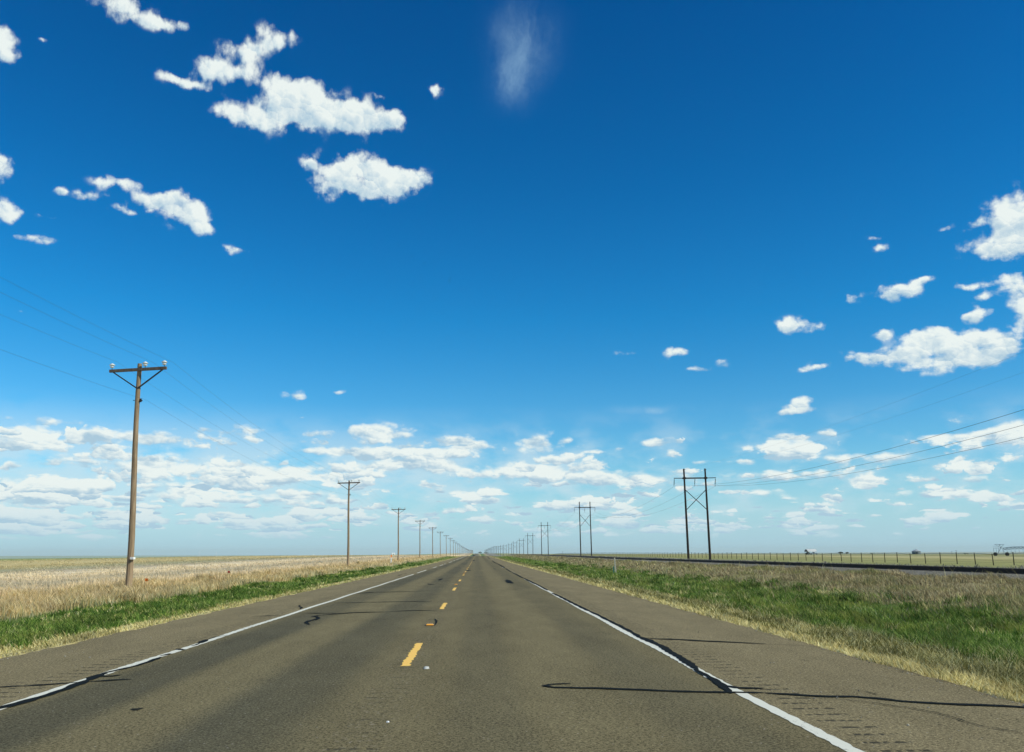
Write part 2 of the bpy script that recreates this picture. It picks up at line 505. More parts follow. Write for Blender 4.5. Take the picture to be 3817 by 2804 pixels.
PR = pinterp([(-60, 0), (150, 0), (300, 0.25), (400, 0.45), (450, 0.35), (700, -1.0), (900, -2.5), (1500, -2.5), (2200, 0.5), (3000, 2.5), (5000, 2.0), (40000, 0)])
PLF = pinterp([(-60, 0), (80, 0.0), (170, .45), (240, .6), (374, .95), (650, .75), (900, 0.6), (1400, -0.5), (1700, -1.5), (2400, 1.5), (3000, 3.0), (5000, 2.0), (40000, 0)])
PRT = pinterp([(-60, 0), (150, 0), (400, 0.45), (650, 0.4), (800, -2.5), (1400, -4.5), (1900, -2.5), (2500, 2.0), (3000, 2.5), (5000, 2.0), (40000, 0)])
CX = np.array([-60, -30, -18, -13, -9, -7.0, -6.05, -6.0, -5.95, 5.95, 6.3, 6.35, 6.5, 7.4, 10, 14.5, 18, 22.3, 23.6, 28.8, 31, 45, 70], float)
CZ = np.array([-0.05, 0, -.02, -.16, -.26, -.14, -.02, -.02, -.10, -.10, -.10, -.02, -.02, -.14, -.48, -.50, -.15, .12, .22, .22, 0.02, -.05, -.05], float)


def sstep(t): t = np.clip(t, 0, 1); return t * t * (3 - 2 * t)


def road_z(Y): return np.interp(Y, KY, PR)


def terrain(X, Y):
    X = np.asarray(X, float); Y = np.asarray(Y, float)
    r = np.interp(Y, KY, PR); l = np.interp(Y, KY, PLF); g = np.interp(Y, KY, PRT)
    wl = sstep((-X - 9) / 12.0); wr = sstep((X - 9) / 22.0)
    fl = sstep((np.abs(X) - 80) / 120.0); flat_ = np.interp(Y, [0, 400, 1500, 3000], [0, .0, -.6, 0])
    g = g + fl * (flat_ - g); l = l + fl * (flat_ - l)
    z = r + wl * (l - r) + wr * (g - r) + np.interp(X, CX, CZ)
    z = z - np.where(X > 0, .0045, .008) * np.maximum(np.abs(X) - np.where(X > 0, 330, 230), 0) * np.exp(-np.maximum(np.abs(X) - 4000, 0) / 6000)
    amp = np.clip((np.abs(X) - 7) / 6, 0, 1)
    z = z + amp * 0.05 * (np.sin(X * .9 + Y * .37) + np.sin(Y * .61 - X * .23 + 1.3) * .8) * (np.abs(Y) < 600)
    return z


def T(x, y): return float(terrain(x, y))


def at(px, Z):
    """point at distance Z along the road under photo column px (level with the eye)"""
    d = ray(px, 2064)
    t = Z / d.y
    return CAM.x + d.x * t, Z


def G(px, py, z=0.0):
    d = ray(px, py); t = (z - CAM.z) / d.z
    return CAM.x + d.x * t, CAM.y + d.y * t


gx = np.unique(np.concatenate([np.arange(-30, 40, 0.5), CX, [-32, -36, -42, -50, -60, -75, -95, -120, -160, -220, -300, -420, -600, -900, -1300, -2000, -3000, -4500, -7000, -11000, -17000, -26000, -40000],
                               [43, 46, 50, 56, 61, 66, 75, 90, 110, 140, 190, 260, 350, 500, 700, 1000, 1500, 2200, 3300, 5000, 7500, 11000, 17000, 26000, 40000]]))
gy = np.unique(np.concatenate([np.arange(-60, 90, 1.0), KY, [-200, -1000, -5000]]))

# ground material
STRAW, GREEN, GOLD, TAN = (.50, .42, .19), (.12, .18, .035), (.64, .46, .20), (.78, .61, .37)
GREYT, BROWN, OLIVE = (.50, .42, .28), (.50, .40, .17), (.27, .32, .11)


def zone_color(m):
    """bands of vegetation running along the road, each with its own colour"""
    sx, sy, sz = m.sep(m.pos)
    wob = m.math('MULTIPLY', m.math('SUBTRACT', m.noise(m.vec('MULTIPLY', m.pos, (0.25, 0.10, 0)), 1.0, 4, 0.6), 0.5), 7.0)
    wobfar = m.math('MULTIPLY', m.math('SUBTRACT', m.noise(m.vec('MULTIPLY', m.pos, (0.03, 0.004, 0)), 1.0, 4, 0.6), 0.5), m.smooth(m.math('ABSOLUTE', sx), 18, 120, 4, 90))
    fade = m.smooth(m.math('ABSOLUTE', sx), 6.3, 13, 0.15, 1.0)
    xw = m.math('ADD', m.math('MULTIPLY_ADD', wob, fade, sx), wobfar)
    tl = m.math('DIVIDE', m.math('MULTIPLY', xw, -1.0), 160.0)
    tr = m.math('DIVIDE', xw, 160.0)
    D = 160.0
    left = m.ramp(tl, [(0, STRAW), (7.0 / D, STRAW), (7.5 / D, GREEN), (11.2 / D, GREEN), (11.9 / D, (.62, .50, .25)), (15 / D, GOLD), (18 / D, TAN), (23 / D, GREYT), (27 / D, TAN), (33 / D, (.86, .71, .47)), (38 / D, GREYT), (45 / D, (.40, .38, .22)), (52 / D, BROWN), (64 / D, (.62, .50, .23)), (95 / D, BROWN), (112 / D, OLIVE), (1, OLIVE)])
    right = m.ramp(tr, [(0, STRAW), (8.2 / D, STRAW), (9.6 / D, GREEN), (16.0 / D, GREEN), (18 / D, (.34, .29, .14)), (24 / D, (.36, .30, .17)), (29 / D, (.24, .21, .16)), (46 / D, (.26, .24, .17)), (54 / D, (.28, .28, .10)), (100 / D, (.36, .33, .13)), (135 / D, (.52, .45, .22)), (1, (.29, .28, .12))])
    return m.mix(m.math('GREATER_THAN', sx, 0.0), left, right)


m = Mat('prairie_ground')
c = zone_color(m)
n1 = m.noise(m.vec('MULTIPLY', m.pos, (1, 0.4, 1)), 1.6, 6, 0.65)
n2 = m.noise(m.pos, 14, 5, 0.7)
n3 = m.noise(m.vec('MULTIPLY', m.pos, (.05, 0.03, 1)), 1.0, 5, 0.6)
v = m.math('ADD', m.math('ADD', m.math('MULTIPLY', n1, 0.55), m.math('MULTIPLY', n2, 0.5)), m.math('MULTIPLY', n3, 0.6))
v = m.math('ADD', v, 0.10)
g = m.N.new('ShaderNodeVectorMath'); g.operation = 'SCALE'; m.L.new(c, g.inputs[0]); m.L.new(v, g.inputs['Scale'])
m.bump(n2, 0.6, 0.05)
M['ground'] = m.done(g.outputs[0], 0.95, 0, 0.1)

ground = grid_mesh('ground', gx, gy, terrain, M['ground'])
tag(ground, kind='structure')

# ------------------------------------------------------------------ road
m = Mat('asphalt')
sx, sy, sz = m.sep(m.pos)
wx = m.math('MULTIPLY_ADD', m.math('SUBTRACT', m.noise(m.vec('MULTIPLY', m.pos, (.5, .07, 0)), 1.0, 3, 0.5), 0.5), 0.5, sx)


def bandm(c0, w, src=None):
    d = m.math('ABSOLUTE', m.math('SUBTRACT', src if src else wx, c0))
    return m.smooth(d, w * 0.35, w, 1.0, 0.0)


shoulder = m.math('MAXIMUM', m.smooth(sx, 3.74, 3.86), m.smooth(sx, -3.80, -3.68, 1, 0))
LANE, SHO, DARK = (.163, .1355, .070), (.212, .173, .093), (.095, .086, .052)
c = m.mix(shoulder, LANE, SHO)
trk = m.math('MAXIMUM', m.math('MAXIMUM', bandm(-1.05, 0.75), bandm(-3.0, 0.7)), m.math('MULTIPLY', m.math('MAXIMUM', bandm(1.05, .5), bandm(2.95, .6)), 0.45))
trk = m.math('MULTIPLY', trk, m.smooth(m.noise(m.vec('MULTIPLY', m.pos, (.4, .05, 0)), 1.0, 3, .5), .25, .7, .45, 1.0))
c = m.mix(trk, c, DARK)
pale = m.math('MULTIPLY', m.math('MAXIMUM', bandm(-2.0, .7), bandm(2.0, .6)), 0.5)
c = m.mix(pale, c, (.192, .160, .083))
big = m.noise(m.vec('MULTIPLY', m.pos, (1.1, .35, 0)), 1.0, 7, 0.7)
grit = m.noise(m.pos, 36, 5, 0.85)
grit2 = m.voro(m.pos, 85, 1)
gsep = m.sep(grit2)
val = m.math('ADD', m.math('MULTIPLY_ADD', big, 0.85, 0.02), m.math('ADD', m.math('MULTIPLY', m.math('SUBTRACT', grit, 0.5), 5.4), m.math('MULTIPLY_ADD', gsep[0], 0.75, 0.18)))
g = m.N.new('ShaderNodeVectorMath'); g.operation = 'SCALE'; m.L.new(c, g.inputs[0]); m.L.new(val, g.inputs['Scale'])
# loose pale stones
st = m.voro(m.vec('ADD', m.pos, (3.3, 1.7, 0)), 28, 1); ss = m.sep(st)
std = m.voro(m.vec('ADD', m.pos, (3.3, 1.7, 0)), 28, 0)
stone = m.math('MULTIPLY', m.smooth(ss[1], 0.965, 0.975), m.smooth(std, 0.18, 0.28, 1, 0))
c = m.mix(m.math('MULTIPLY', stone, .8), g.outputs[0], (.42, .38, .31))
# fine cracks with old dust in them
cw = m.vec('ADD', m.pos, m.vec('MULTIPLY', m.noise(m.pos, 1.5, 4, 0.6, out=1), (.8, .8, 0)))
vn = m.N.new('ShaderNodeTexVoronoi'); vn.feature = 'DISTANCE_TO_EDGE'; vn.inputs['Scale'].default_value = 0.33
m.L.new(m.vec('MULTIPLY', cw, (0.7, 1.0, 1)), vn.inputs['Vector'])
crk = m.math('MULTIPLY', m.smooth(vn.outputs[0], 0.0, 0.0035, 1, 0), m.smooth(m.noise(m.pos, .35, 3, .5), .55, .66))
c = m.mix(m.math('MULTIPLY', crk, .75), c, (.05, .045, .04))


def rumble(c0, hw, period=0.305):
    inx = m.smooth(m.math('ABSOLUTE', m.math('SUBTRACT', sx, c0)), hw - .03, hw, 1, 0)
    ph = m.math('ABSOLUTE', m.math('SUBTRACT', m.math('FRACT', m.math('DIVIDE', sy, period)), 0.5))
    gr = m.smooth(ph, 0.03, 0.19, 1, 0)
    return m.math('MULTIPLY', inx, gr)


rum = m.math('MAXIMUM', m.math('MAXIMUM', rumble(4.16, .21), rumble(-4.1, .20)), m.math('MULTIPLY', rumble(0.0, .21), m.smooth(m.noise(m.pos, 2.2, 3, .6), .45, .62, .05, .7)))
groove_shade = m.smooth(m.noise(m.vec('MULTIPLY', m.pos, (1.0, .35, 1)), 17, 2, 0.5), 0.44, 0.54)
c = m.mix(m.math('MULTIPLY', m.math('MULTIPLY', rum, groove_shade), 0.88), c, (.035, .033, .024))  # groove shade painted dark into the asphalt, broken up like chipped wear
cchip = m.math('MULTIPLY', m.smooth(m.math('ABSOLUTE', sx), 0.1, 0.42, 1, 0), m.smooth(m.noise(m.pos, 16, 4, .7), .56, .66))
c = m.mix(m.math('MULTIPLY', cchip, 0.6), c, (.36, .31, .22))
dchip = m.math('MULTIPLY', m.smooth(m.math('ABSOLUTE', sx), 0.1, 0.5, 1, 0), m.smooth(m.noise(m.vec('ADD', m.pos, (9, 4, 0)), 19, 4, .7), .57, .66))
c = m.mix(m.math('MULTIPLY', dchip, 0.7), c, (.05, .045, .03))
h = m.math('ADD', m.math('MULTIPLY', rum, -1.6), m.math('ADD', m.math('MULTIPLY', grit, 1.1), m.math('MULTIPLY', gsep[0], .35)))
m.bump(h, 0.7, 0.008)
M['asphalt'] = m.done(c, 0.95, 0, 0.08)

ryy = KY[(KY >= -60) & (KY <= 6000)]
rxx = np.array([-5.90, -3.70, 0, 3.76, 6.33])
nb = 400


def edge_jit(Y, s): return 0.035 * np.sin(Y * 1.7 + s) + 0.03 * np.sin(Y * 4.1 + 2 * s) + 0.02 * np.sin(Y * 11.3 + s)


ry2 = np.unique(np.concatenate([ryy, np.arange(-20, 80, .12)]))
Xr, Yr = np.meshgrid(rxx, ry2)
Xr[:, 0] += edge_jit(ry2, 0.3); Xr[:, -1] += edge_jit(ry2, 2.1)
Zr = road_z(Yr) + 0.0
co = np.stack([Xr, Yr, Zr], -1).reshape(-1, 3)
# a thick slab: side skirts go down into the ground
nx, ny = len(rxx), len(ry2)
i = (np.arange(ny - 1)[:, None] * nx + np.arange(nx - 1)[None, :]).reshape(-1)
fa = [np.stack([i, i + 1, i + nx + 1, i + nx], -1)]
base = len(co)
sk = np.concatenate([np.stack([Xr[:, 0], ry2, Zr[:, 0] - .15], -1), np.stack([Xr[:, -1], ry2, Zr[:, -1] - .15], -1)])
co = np.concatenate([co, sk]); j = np.arange(ny - 1)
fa.append(np.stack([j * nx, (j + 1) * nx, base + j + 1, base + j], -1))
fa.append(np.stack([(j + 1) * nx + nx - 1, j * nx + nx - 1, base + ny + j, base + ny + j + 1], -1))
road = np_mesh('road', co, np.concatenate(fa), M['asphalt'], smooth=False)
tag(road, kind='structure')

# ------------------------------------------------------------------ painted lines and tar
m = Mat('worn_white_paint')
n = m.noise(m.vec('MULTIPLY', m.pos, (1, .5, 1)), 30, 5, .75)
n2 = m.noise(m.vec('MULTIPLY', m.pos, (.6, .12, 1)), 3.0, 3, .6)
wear = m.math('MULTIPLY', m.smooth(m.math('ADD', n, m.math('MULTIPLY', n2, .55)), .88, .99), .85)
M['wline'] = m.done(m.mix(wear, (.72, .70, .57), (.2, .18, .13)), .7)
m = Mat('worn_yellow_paint')
n = m.noise(m.pos, 35, 5, .75)
wear = m.math('MULTIPLY', m.smooth(n, .66, .72), .8)
M['yline'] = m.done(m.mix(wear, (.96, .58, .12), (.15, .13, .10)), .7)
m = Mat('black_tar_seal')
n = m.noise(m.pos, 25, 4, .7)
M['tar'] = m.done(m.mix(n, (.005, .008, .009), (.020, .022, .020)), .9, 0, .05)


def ribbon_pts(xc, ys, hw, zoff):
    """strip across X at each station y"""
    xc = np.asarray(xc); hw = np.asarray(hw)
    L = np.stack([xc - hw, ys, road_z(ys) + zoff], -1); R = np.stack([xc + hw, ys, road_z(ys) + zoff], -1)
    co = np.stack([L, R], 1).reshape(-1, 3); k = np.arange(len(ys) - 1) * 2
    return co, np.stack([k, k + 1, k + 3, k + 2], -1)


def merge(parts):
    cs, fs, o = [], [], 0
    for c_, f_ in parts: cs.append(c_); fs.append(f_ + o); o += len(c_)
    return np.concatenate(cs), np.concatenate(fs)


def ys_between(a, b, step):
    y = np.arange(a, b, step)
    return np.unique(np.concatenate([y, KY[(KY > a) & (KY < b)], [a, b]]))


def edge_line(xc, gaps, ph):
    parts = []
    segs = []; cur = -20.0
    for (a, b) in gaps: segs.append((cur, a)); cur = b
    segs.append((cur, 2800.0))
    for (a, b) in segs:
        ys = ys_between(a, min(b, 60), .10) if a < 60 else None
        if b > 60:
            far = ys_between(max(a, 60), b, 4.0); ys = far if ys is None else np.concatenate([ys, far[1:]])
        wob = .015 * np.sin(ys * .9 + ph) + .006 * np.sin(ys * 13 + ph)
        hw = .062 + .005 * np.sin(ys * 23 + ph) + .004 * np.sin(ys * 41)
        zo = np.where(ys > 120, .02, .004)
        co, f = ribbon_pts(xc + wob, ys, hw, 0); co[:, 2] += np.repeat(zo, 2)
        parts.append((co, f))
    return merge(parts)


co, f = edge_line(-3.70, [(66, 70), (83, 95), (104, 112), (122, 128), (133, 150), (168, 176), (190, 200)], .3)
tag(np_mesh('edge_line', co, f, M['wline'], smooth=False), kind='structure')
co, f = edge_line(3.76, [(52, 57), (60, 66), (70, 95), (99, 800)], 1.7)
tag(np_mesh('edge_line', co, f, M['wline'], smooth=False), kind='structure')
parts = []
y0 = G(1500, 2484)[1]
for k in range(-2, 60):
    a = y0 + 12.19 * k
    ys = ys_between(a, a + 3.05, .12 if a < 60 else 1.5)
    jl = .012 * np.sin(ys * 20 + k) + .008 * np.sin(ys * 47)
    hwv = .058 + .008 * np.sin(ys * 20.6 + k) + .004 * np.sin(ys * 61)
    co, f = ribbon_pts(0.0 + jl, ys, hwv, .004 if a < 120 else .02); parts.append((co, f))
co, f = merge(parts)
tag(np_mesh('centre_line', co, f, M['yline'], smooth=False), kind='structure')

C1 = lambda x, y: (x / 2.3674, 2150 + y / 2.3674)
C2 = lambda x, y: (950 + x / 2.3674, 2150 + y / 2.3674)
C3 = lambda x, y: (1900 + x / 2.3674, 2150 + y / 2.3674)
C4 = lambda x, y: (2850 + x / 2.3257, 2150 + y / 2.3257)
C5 = lambda x, y: (1600 + x / 5.6225, 2000 + y / 5.6225)
TAR = [  # crop frame, half width in metres, stations on the road
    (C3, .026, [(540, 946), (430, 951), (350, 955), (300, 965)]), (C3, .05, [(285, 965), (330, 967), (370, 972)]),
    (C3, .022, [(300, 970), (400, 982), (560, 986), (720, 988), (1000, 996), (1250, 1005), (1500, 1017), (1750, 1024), (1990, 1026), (2249, 1028)]),
    (C4, .024, [(0, 1011), (300, 1030), (560, 1045), (760, 1045), (1000, 1062), (1180, 1083), (1500, 1103), (1800, 1116), (2080, 1126), (2400, 1150)]),
    (C4, .008, [(330, 1045), (620, 1065), (900, 1092), (1150, 1130), (1260, 1142), (1500, 1188), (1680, 1238), (1740, 1262), (1900, 1305), (2249, 1362)]),
    (C4, .022, [(1680, 1240), (1740, 1262)]), (C4, .03, [(0, 978), (60, 986)]), (C4, .018, [(880, 1000), (980, 1028)]),
    (C4, .012, [(290, 722), (420, 742)]), (C4, .012, [(175, 678), (205, 682)]),
    (C4, .011, [(0, 586), (300, 600), (520, 618)]),
    (C3, .014, [(1170, 545), (1330, 553), (1500, 557), (1700, 570), (2000, 583), (2260, 597)]),
    (C3, .012, [(700, 298), (900, 303), (1080, 312), (1240, 323)]), (C3, .013, [(240, 130), (350, 136), (600, 145), (800, 155), (1050, 170)]),
    (C3, .045, [(1630, 820), (1680, 850), (1735, 875), (1805, 912), (1850, 945), (1905, 990), (1960, 1035)]),
    (C3, .03, [(1850, 975), (1900, 965), (2000, 985), (2249, 990)]),
    (C3, .06, [(1090, 500), (1140, 533), (1225, 565), (1320, 608), (1405, 655), (1450, 690), (1530, 730), (1600, 785), (1660, 825)]),
    (C3, .045, [(700, 304), (775, 338), (870, 388), (970, 435), (1055, 480), (1100, 505)]),
    (C3, .055, [(235, 67), (280, 91), (335, 122)]), (C3, .055, [(375, 146), (440, 175), (530, 222), (612, 262), (700, 306)]),
    (C5, .10, [(1210, 437), (1235, 458), (1270, 487)]), (C5, .09, [(1325, 518), (1345, 535), (1400, 566)]),
    (C5, .08, [(1410, 570), (1470, 595), (1530, 628), (1585, 662)]), (C5, .07, [(1600, 675), (1650, 705), (1720, 745)]),
    (C5, .075, [(1745, 758), (1830, 798), (1900, 838), (1970, 872)]), (C5, .075, [(1990, 880), (2050, 910), (2130, 950), (2200, 985), (2262, 1010)]),
    (C1, .055, [(-60, 1180), (0, 1165), (150, 1128), (300, 1085), (450, 1040), (600, 990), (700, 950), (780, 915)]),
    (C1, .08, [(770, 920), (830, 895), (890, 868), (940, 855)]), (C1, .035, [(900, 858), (1020, 832), (1200, 790), (1320, 752), (1420, 712)]),
    (C1, .06, [(1415, 700), (1450, 695), (1500, 682)]), (C1, .07, [(1565, 640), (1600, 648), (1640, 648)]),
    (C1, .03, [(1690, 615), (1730, 605), (1770, 588)]), (C1, .065, [(1765, 590), (1800, 570), (1825, 558)]), (C1, .02, [(1820, 562), (1900, 535), (2010, 520)]),
    (C1, .018, [(-40, 979), (0, 977), (130, 970), (210, 968)]), (C1, .03, [(210, 970), (350, 961), (600, 943), (690, 937)]),
    (C1, .024, [(780, 930), (900, 922), (1080, 912), (1165, 909)]), (C1, .014, [(880, 885), (1000, 880), (1065, 870)]),
    (C2, .05, [(480, 425), (448, 405), (480, 392), (540, 380), (562, 368), (545, 355), (510, 356), (560, 345), (620, 340)]), (C2, .025, [(610, 340), (750, 328), (860, 320), (1030, 315), (1200, 312)]),
    (C2, .012, [(380, 323), (550, 324), (720, 325)]), (C2, .010, [(1200, 308), (1400, 300), (1600, 300)]),
    (C2, .022, [(-20, 352), (100, 347), (230, 341)]), (C2, .013, [(220, 342), (300, 333)]), (C2, .016, [(-20, 272), (60, 268), (240, 256)]),
    (C2, .03, [(240, 325), (255, 320)]), (C2, .03, [(400, 252), (390, 262), (415, 275), (400, 288)]),
    (C2, .028, [(700, 232), (860, 232), (1000, 228)]), (C2, .014, [(1000, 228), (1250, 222), (1560, 220)]),
    (C2, .018, [(420, 180), (600, 166), (760, 158)]), (C2, .016, [(900, 150), (1050, 138), (1250, 135), (1480, 130)]), (C2, .013, [(600, 122), (760, 108), (930, 98)]),
    (C2, .06, [(1525, 62), (1545, 70), (1590, 74)]), (C2, .018, [(1530, 385), (1560, 375), (1590, 377), (1604, 392), (1600, 410), (1590, 430)]),
    (C2, .05, [(1260, -6), (1282, -14), (1300, -20)]), (C2, .05, [(1310, -22), (1340, -30)]),
    (C5, .10, [(205, 922), (235, 905), (272, 885)]), (C5, .09, [(0, 1002), (50, 1010), (122, 1016)]),
    (C5, .09, [(1605, 910), (1640, 903), (1660, 900)]), (C5, .16, [(1640, 915), (1655, 940), (1690, 968), (1740, 988)]), (C5, .03, [(1735, 988), (1810, 992), (1890, 998)]),
    (C5, .16, [(1348, 676), (1362, 682), (1378, 688)]), (C5, .13, [(705, 818), (728, 826), (745, 822)]), (C5, .2, [(800, 722), (828, 713), (850, 704)]), (C5, .2, [(820, 672), (860, 668)]), (C5, .2, [(870, 640), (912, 636)]), (C5, .2, [(755, 765), (800, 762)]),
    (C5, .25, [(925, 520), (940, 505)]), (C5, .2, [(830, 475), (858, 460)]), (C5, .2, [(1120, 440), (1135, 446)]),
    (C1, .05, [(1150, 1178), (1180, 1172), (1225, 1170), (1260, 1165)]), (C1, .04, [(1170, 1184), (1230, 1180)]),
]
parts = []
lev = 0
for fr, hw, pts in TAR:
    P = [G(*fr(x, y), z=float(road_z(0))) for x, y in pts]
    if abs(P[-1][0] - P[0][0]) > 1.2 * abs(P[-1][1] - P[0][1]) and P[0][1] < 120:      # seals running across the road are broad bands
        hw = .014 if hw < .009 else max(hw, .0024 * P[0][1] + .020)
    P = [Vector((a, b, 0)) for a, b in P]
    if P[-1].y > 1200 or P[0].y > 1200: continue
    # densify
    D = []
    for a, b in zip(P[:-1], P[1:]):
        L = (b - a).length; st = max(.04, min(.5, .006 * a.y)); nn = max(1, int(L / st))
        D += [a.lerp(b, t / nn) for t in range(nn)]
    D.append(P[-1])
    lev += 1; zo = .0075 + .0004 * (lev % 7) + (.02 if P[0].y > 100 else 0)
    cl, phs = [], rnd.random() * 9
    smp = []
    for k, p in enumerate(D):
        a, b = D[max(k - 1, 0)], D[min(k + 1, len(D) - 1)]
        t = (b - a); t = t.normalized() if t.length > 1e-6 else Vector((1, 0, 0))
        nrm = Vector((-t.y, t.x, 0))
        e = min(k, len(D) - 1 - k) / 3.0; tp = min(1, .35 + .65 * e)
        al = k * (.006 * D[0].y if D[0].y > 7 else .04) * 3.0; w1 = hw * tp * (1 + .22 * math.sin(al * 1.7 + phs) + .16 * math.sin(al * 5 + phs) + .12 * (rnd.random() - .5)); w2 = hw * tp * (1 + .22 * math.sin(al * 1.3 + phs * 2) + .16 * math.sin(al * 6.1) + .12 * (rnd.random() - .5))
        smp += [p + nrm * w1, p - nrm * w2]
    arr = np.array([[v_.x, v_.y, 0] for v_ in smp]); arr[:, 2] = road_z(arr[:, 1]) + zo
    kk = np.arange(len(D) - 1) * 2
    parts.append((arr, np.stack([kk, kk + 1, kk + 3, kk + 2], -1)))
co, f = merge(parts)
tag(np_mesh('tar_crack_seal', co, f, M['tar'], smooth=False), kind='structure')

# raised reflectors on the centre line
ry0 = G(1598, 2333)[1]
refl_m = simple('amber_reflector', (.85, .38, .04), .3, 0, .1, spec=.6)
refbase = simple('reflector_base', (.05, .04, .03), .7)
root = empty('road_reflector')
b = MB(); b.box((0, 0, .003), (.16, .11, .006)); b.build('base', refbase, root)
bm = bmesh.new()
vs = [bm.verts.new(p) for p in [(-.06, -.05, .006), (.06, -.05, .006), (.06, .05, .006), (-.06, .05, .006), (-.045, -.02, .024), (.045, -.02, .024), (.045, .02, .024), (-.045, .02, .024)]]
for q_ in ((0, 1, 5, 4), (1, 2, 6, 5), (2, 3, 7, 6), (3, 0, 4, 7), (4, 5, 6, 7), (3, 2, 1, 0)): bm.faces.new([vs[k] for k in q_])
me = bpy.data.meshes.new('lens'); bm.to_mesh(me); bm.free(); link_mesh('lens', me, refl_m, root)
RL = ['amber road reflector nearest the camera, beside a hooked tar crack', 'second amber road reflector, between two yellow dashes', 'third amber road reflector on the centre line', 'fourth and farthest amber road reflector on the centre line']
for k in range(4):
    o = root if k == 0 else copy_tree(root)
    y = ry0 + 24.38 * k; o.location = (-0.02 - .03 * (k % 2), y, float(road_z(y)) + .008)
    o.scale = (1.3, 1.3, 1.3)
    tag(o, RL[k], 'reflector', 'reflectors along the centre line')

# scraps on the road
def scrap(name, px, py, r, mat, label, cat):
    x, y = G(px, py, .01)
    bm = bmesh.new(); pts = []
    for k in range(5):
        a = 2 * math.pi * k / 5 + rnd.random() * .5; rr = r * (0.5 + .6 * rnd.random())
        pts.append((rr * math.cos(a), rr * .8 * math.sin(a)))
    lo = [bm.verts.new((p[0], p[1], 0)) for p in pts]; hi = [bm.verts.new((p[0] * .8, p[1] * .8, r * .35 * (1 + .5 * rnd.random()))) for p in pts]
    bm.faces.new(list(reversed(lo))); bm.faces.new(hi)
    for k in range(5): bm.faces.new((lo[k], lo[(k + 1) % 5], hi[(k + 1) % 5], hi[k]))
    me = bpy.data.meshes.new(name); bm.to_mesh(me); bm.free()
    o = link_mesh(name, me, mat); o.location = (x, y, .002)
    tag(o, label, cat)


scrap('pale_scrap', 1587, 2491, .055, simple('pale_scrap', (.5, .5, .47), .7), 'pale triangular scrap on the asphalt right of the nearest yellow dash', 'scrap')
scrap('pebble', 1444, 2689, .022, M['white'], 'tiny white pebble on the road nearest the camera', 'pebble')

# ------------------------------------------------------------------ grass and weeds
def grass_mat(name, c0, c1, c2, trans=0.35, patch=None, zone=False):
    m = Mat(name)
    a = m.N.new('ShaderNodeAttribute'); a.attribute_name = 'tint'
    col = m.ramp(a.outputs['Fac'], [(0, c0), (.5, c1), (1, c2)])
    if patch:
        pn = m.noise(m.vec('MULTIPLY', m.pos, (.5, .2, 0)), 1.0, 4, .6)
        col = m.mix(m.smooth(pn, .46, .62, 0, .85), col, patch)
    pn2 = m.noise(m.vec('MULTIPLY', m.pos, (.9, .5, 0)), 1.0, 4, .65)
    if zone:
        col = m.mix(m.math('MULTIPLY_ADD', a.outputs['Fac'], .35, .20), zone_color(m), col)
    g_ = m.N.new('ShaderNodeVectorMath'); g_.operation = 'SCALE'; m.L.new(col, g_.inputs[0]); m.L.new(m.smooth(pn2, .3, .7, .62, 1.3), g_.inputs['Scale']); col = g_.outputs[0]
    m.done(col, .7, 0, .2)
    tr = m.N.new('ShaderNodeBsdfTranslucent'); m.L.new(col, tr.inputs[0])
    mx = m.N.new('ShaderNodeMixShader'); mx.inputs[0].default_value = trans
    out = m.N['Material Output']
    m.L.new(m.bs.outputs[0], mx.inputs[1]); m.L.new(tr.outputs[0], mx.inputs[2]); m.L.new(mx.outputs[0], out.inputs[0])
    return m.m


def sample_zone(n, xa, xb, ya, yb, power=1.8):
    """points in a strip beside the road, thinning with distance; only what the camera's side of the world can show"""
    u = rng.random(n * 3)
    p = 1 - power
    Y = (ya ** p + u * (yb ** p - ya ** p)) ** (1 / p)
    X = xa + (xb - xa) * rng.random(n * 3)
    rel = (X - CAM.x) / Y
    keep = (rel > -0.66) & (rel < 0.74)
    X, Y = X[keep][:n], Y[keep][:n]
    return X, Y


def blades(name, X, Y, hmin, hmax, wmul, mat, lean=.35, wind=(-.15, .1), tint=None, seg2=True, wbase=.005, clump=0.0):
    n = len(X)
    if clump > 0:
        s1 = np.sin(X * 2.1 + 1.3 * np.sin(Y * .7)) * np.sin(Y * 1.3 + 2.0 * np.sin(X * .9)); s2 = np.sin(X * .7 + Y * .23) * np.sin(Y * .41 - X * .31)
        cf = 1 + clump * (0.6 * s1 + .5 * s2)
    else: cf = 1.0
    h = (hmin + (hmax - hmin) * rng.random(n) ** 1.4) * cf
    D = np.hypot(X - CAM.x, Y)
    w = np.maximum(wbase, D * .00114 * wmul) * (.6 + .8 * rng.random(n))
    a = rng.random(n) * 2 * np.pi
    # ribbon faces roughly any way, leaning
    dx, dy = np.cos(a) * w / 2, np.sin(a) * w / 2
    la = rng.random(n) * 2 * np.pi; ll = lean * h * (.3 + rng.random(n))
    lx = np.cos(la) * ll + wind[0] * h; ly = np.sin(la) * ll + wind[1] * h
    z = terrain(X, Y) - .02
    b0 = np.stack([X - dx, Y - dy, z], -1); b1 = np.stack([X + dx, Y + dy, z], -1)
    mx, my, mz = X + lx * .35, Y + ly * .35, z + h * .6
    m0 = np.stack([mx - dx * .8, my - dy * .8, mz], -1); m1 = np.stack([mx + dx * .8, my + dy * .8, mz], -1)
    t = np.stack([X + lx, Y + ly, z + h], -1)
    if tint is None: tint = rng.random(n)
    i = np.arange(n) * 5
    co = np.stack([b0, b1, m0, m1, t], 1).reshape(-1, 3)
    tris = np.concatenate([np.stack([i, i + 1, i + 3], -1), np.stack([i, i + 3, i + 2], -1), np.stack([i + 2, i + 3, i + 4], -1)])
    o = np_mesh(name, co, tris, mat, {'tint': np.repeat(tint, 5)}, smooth=False)
    return o


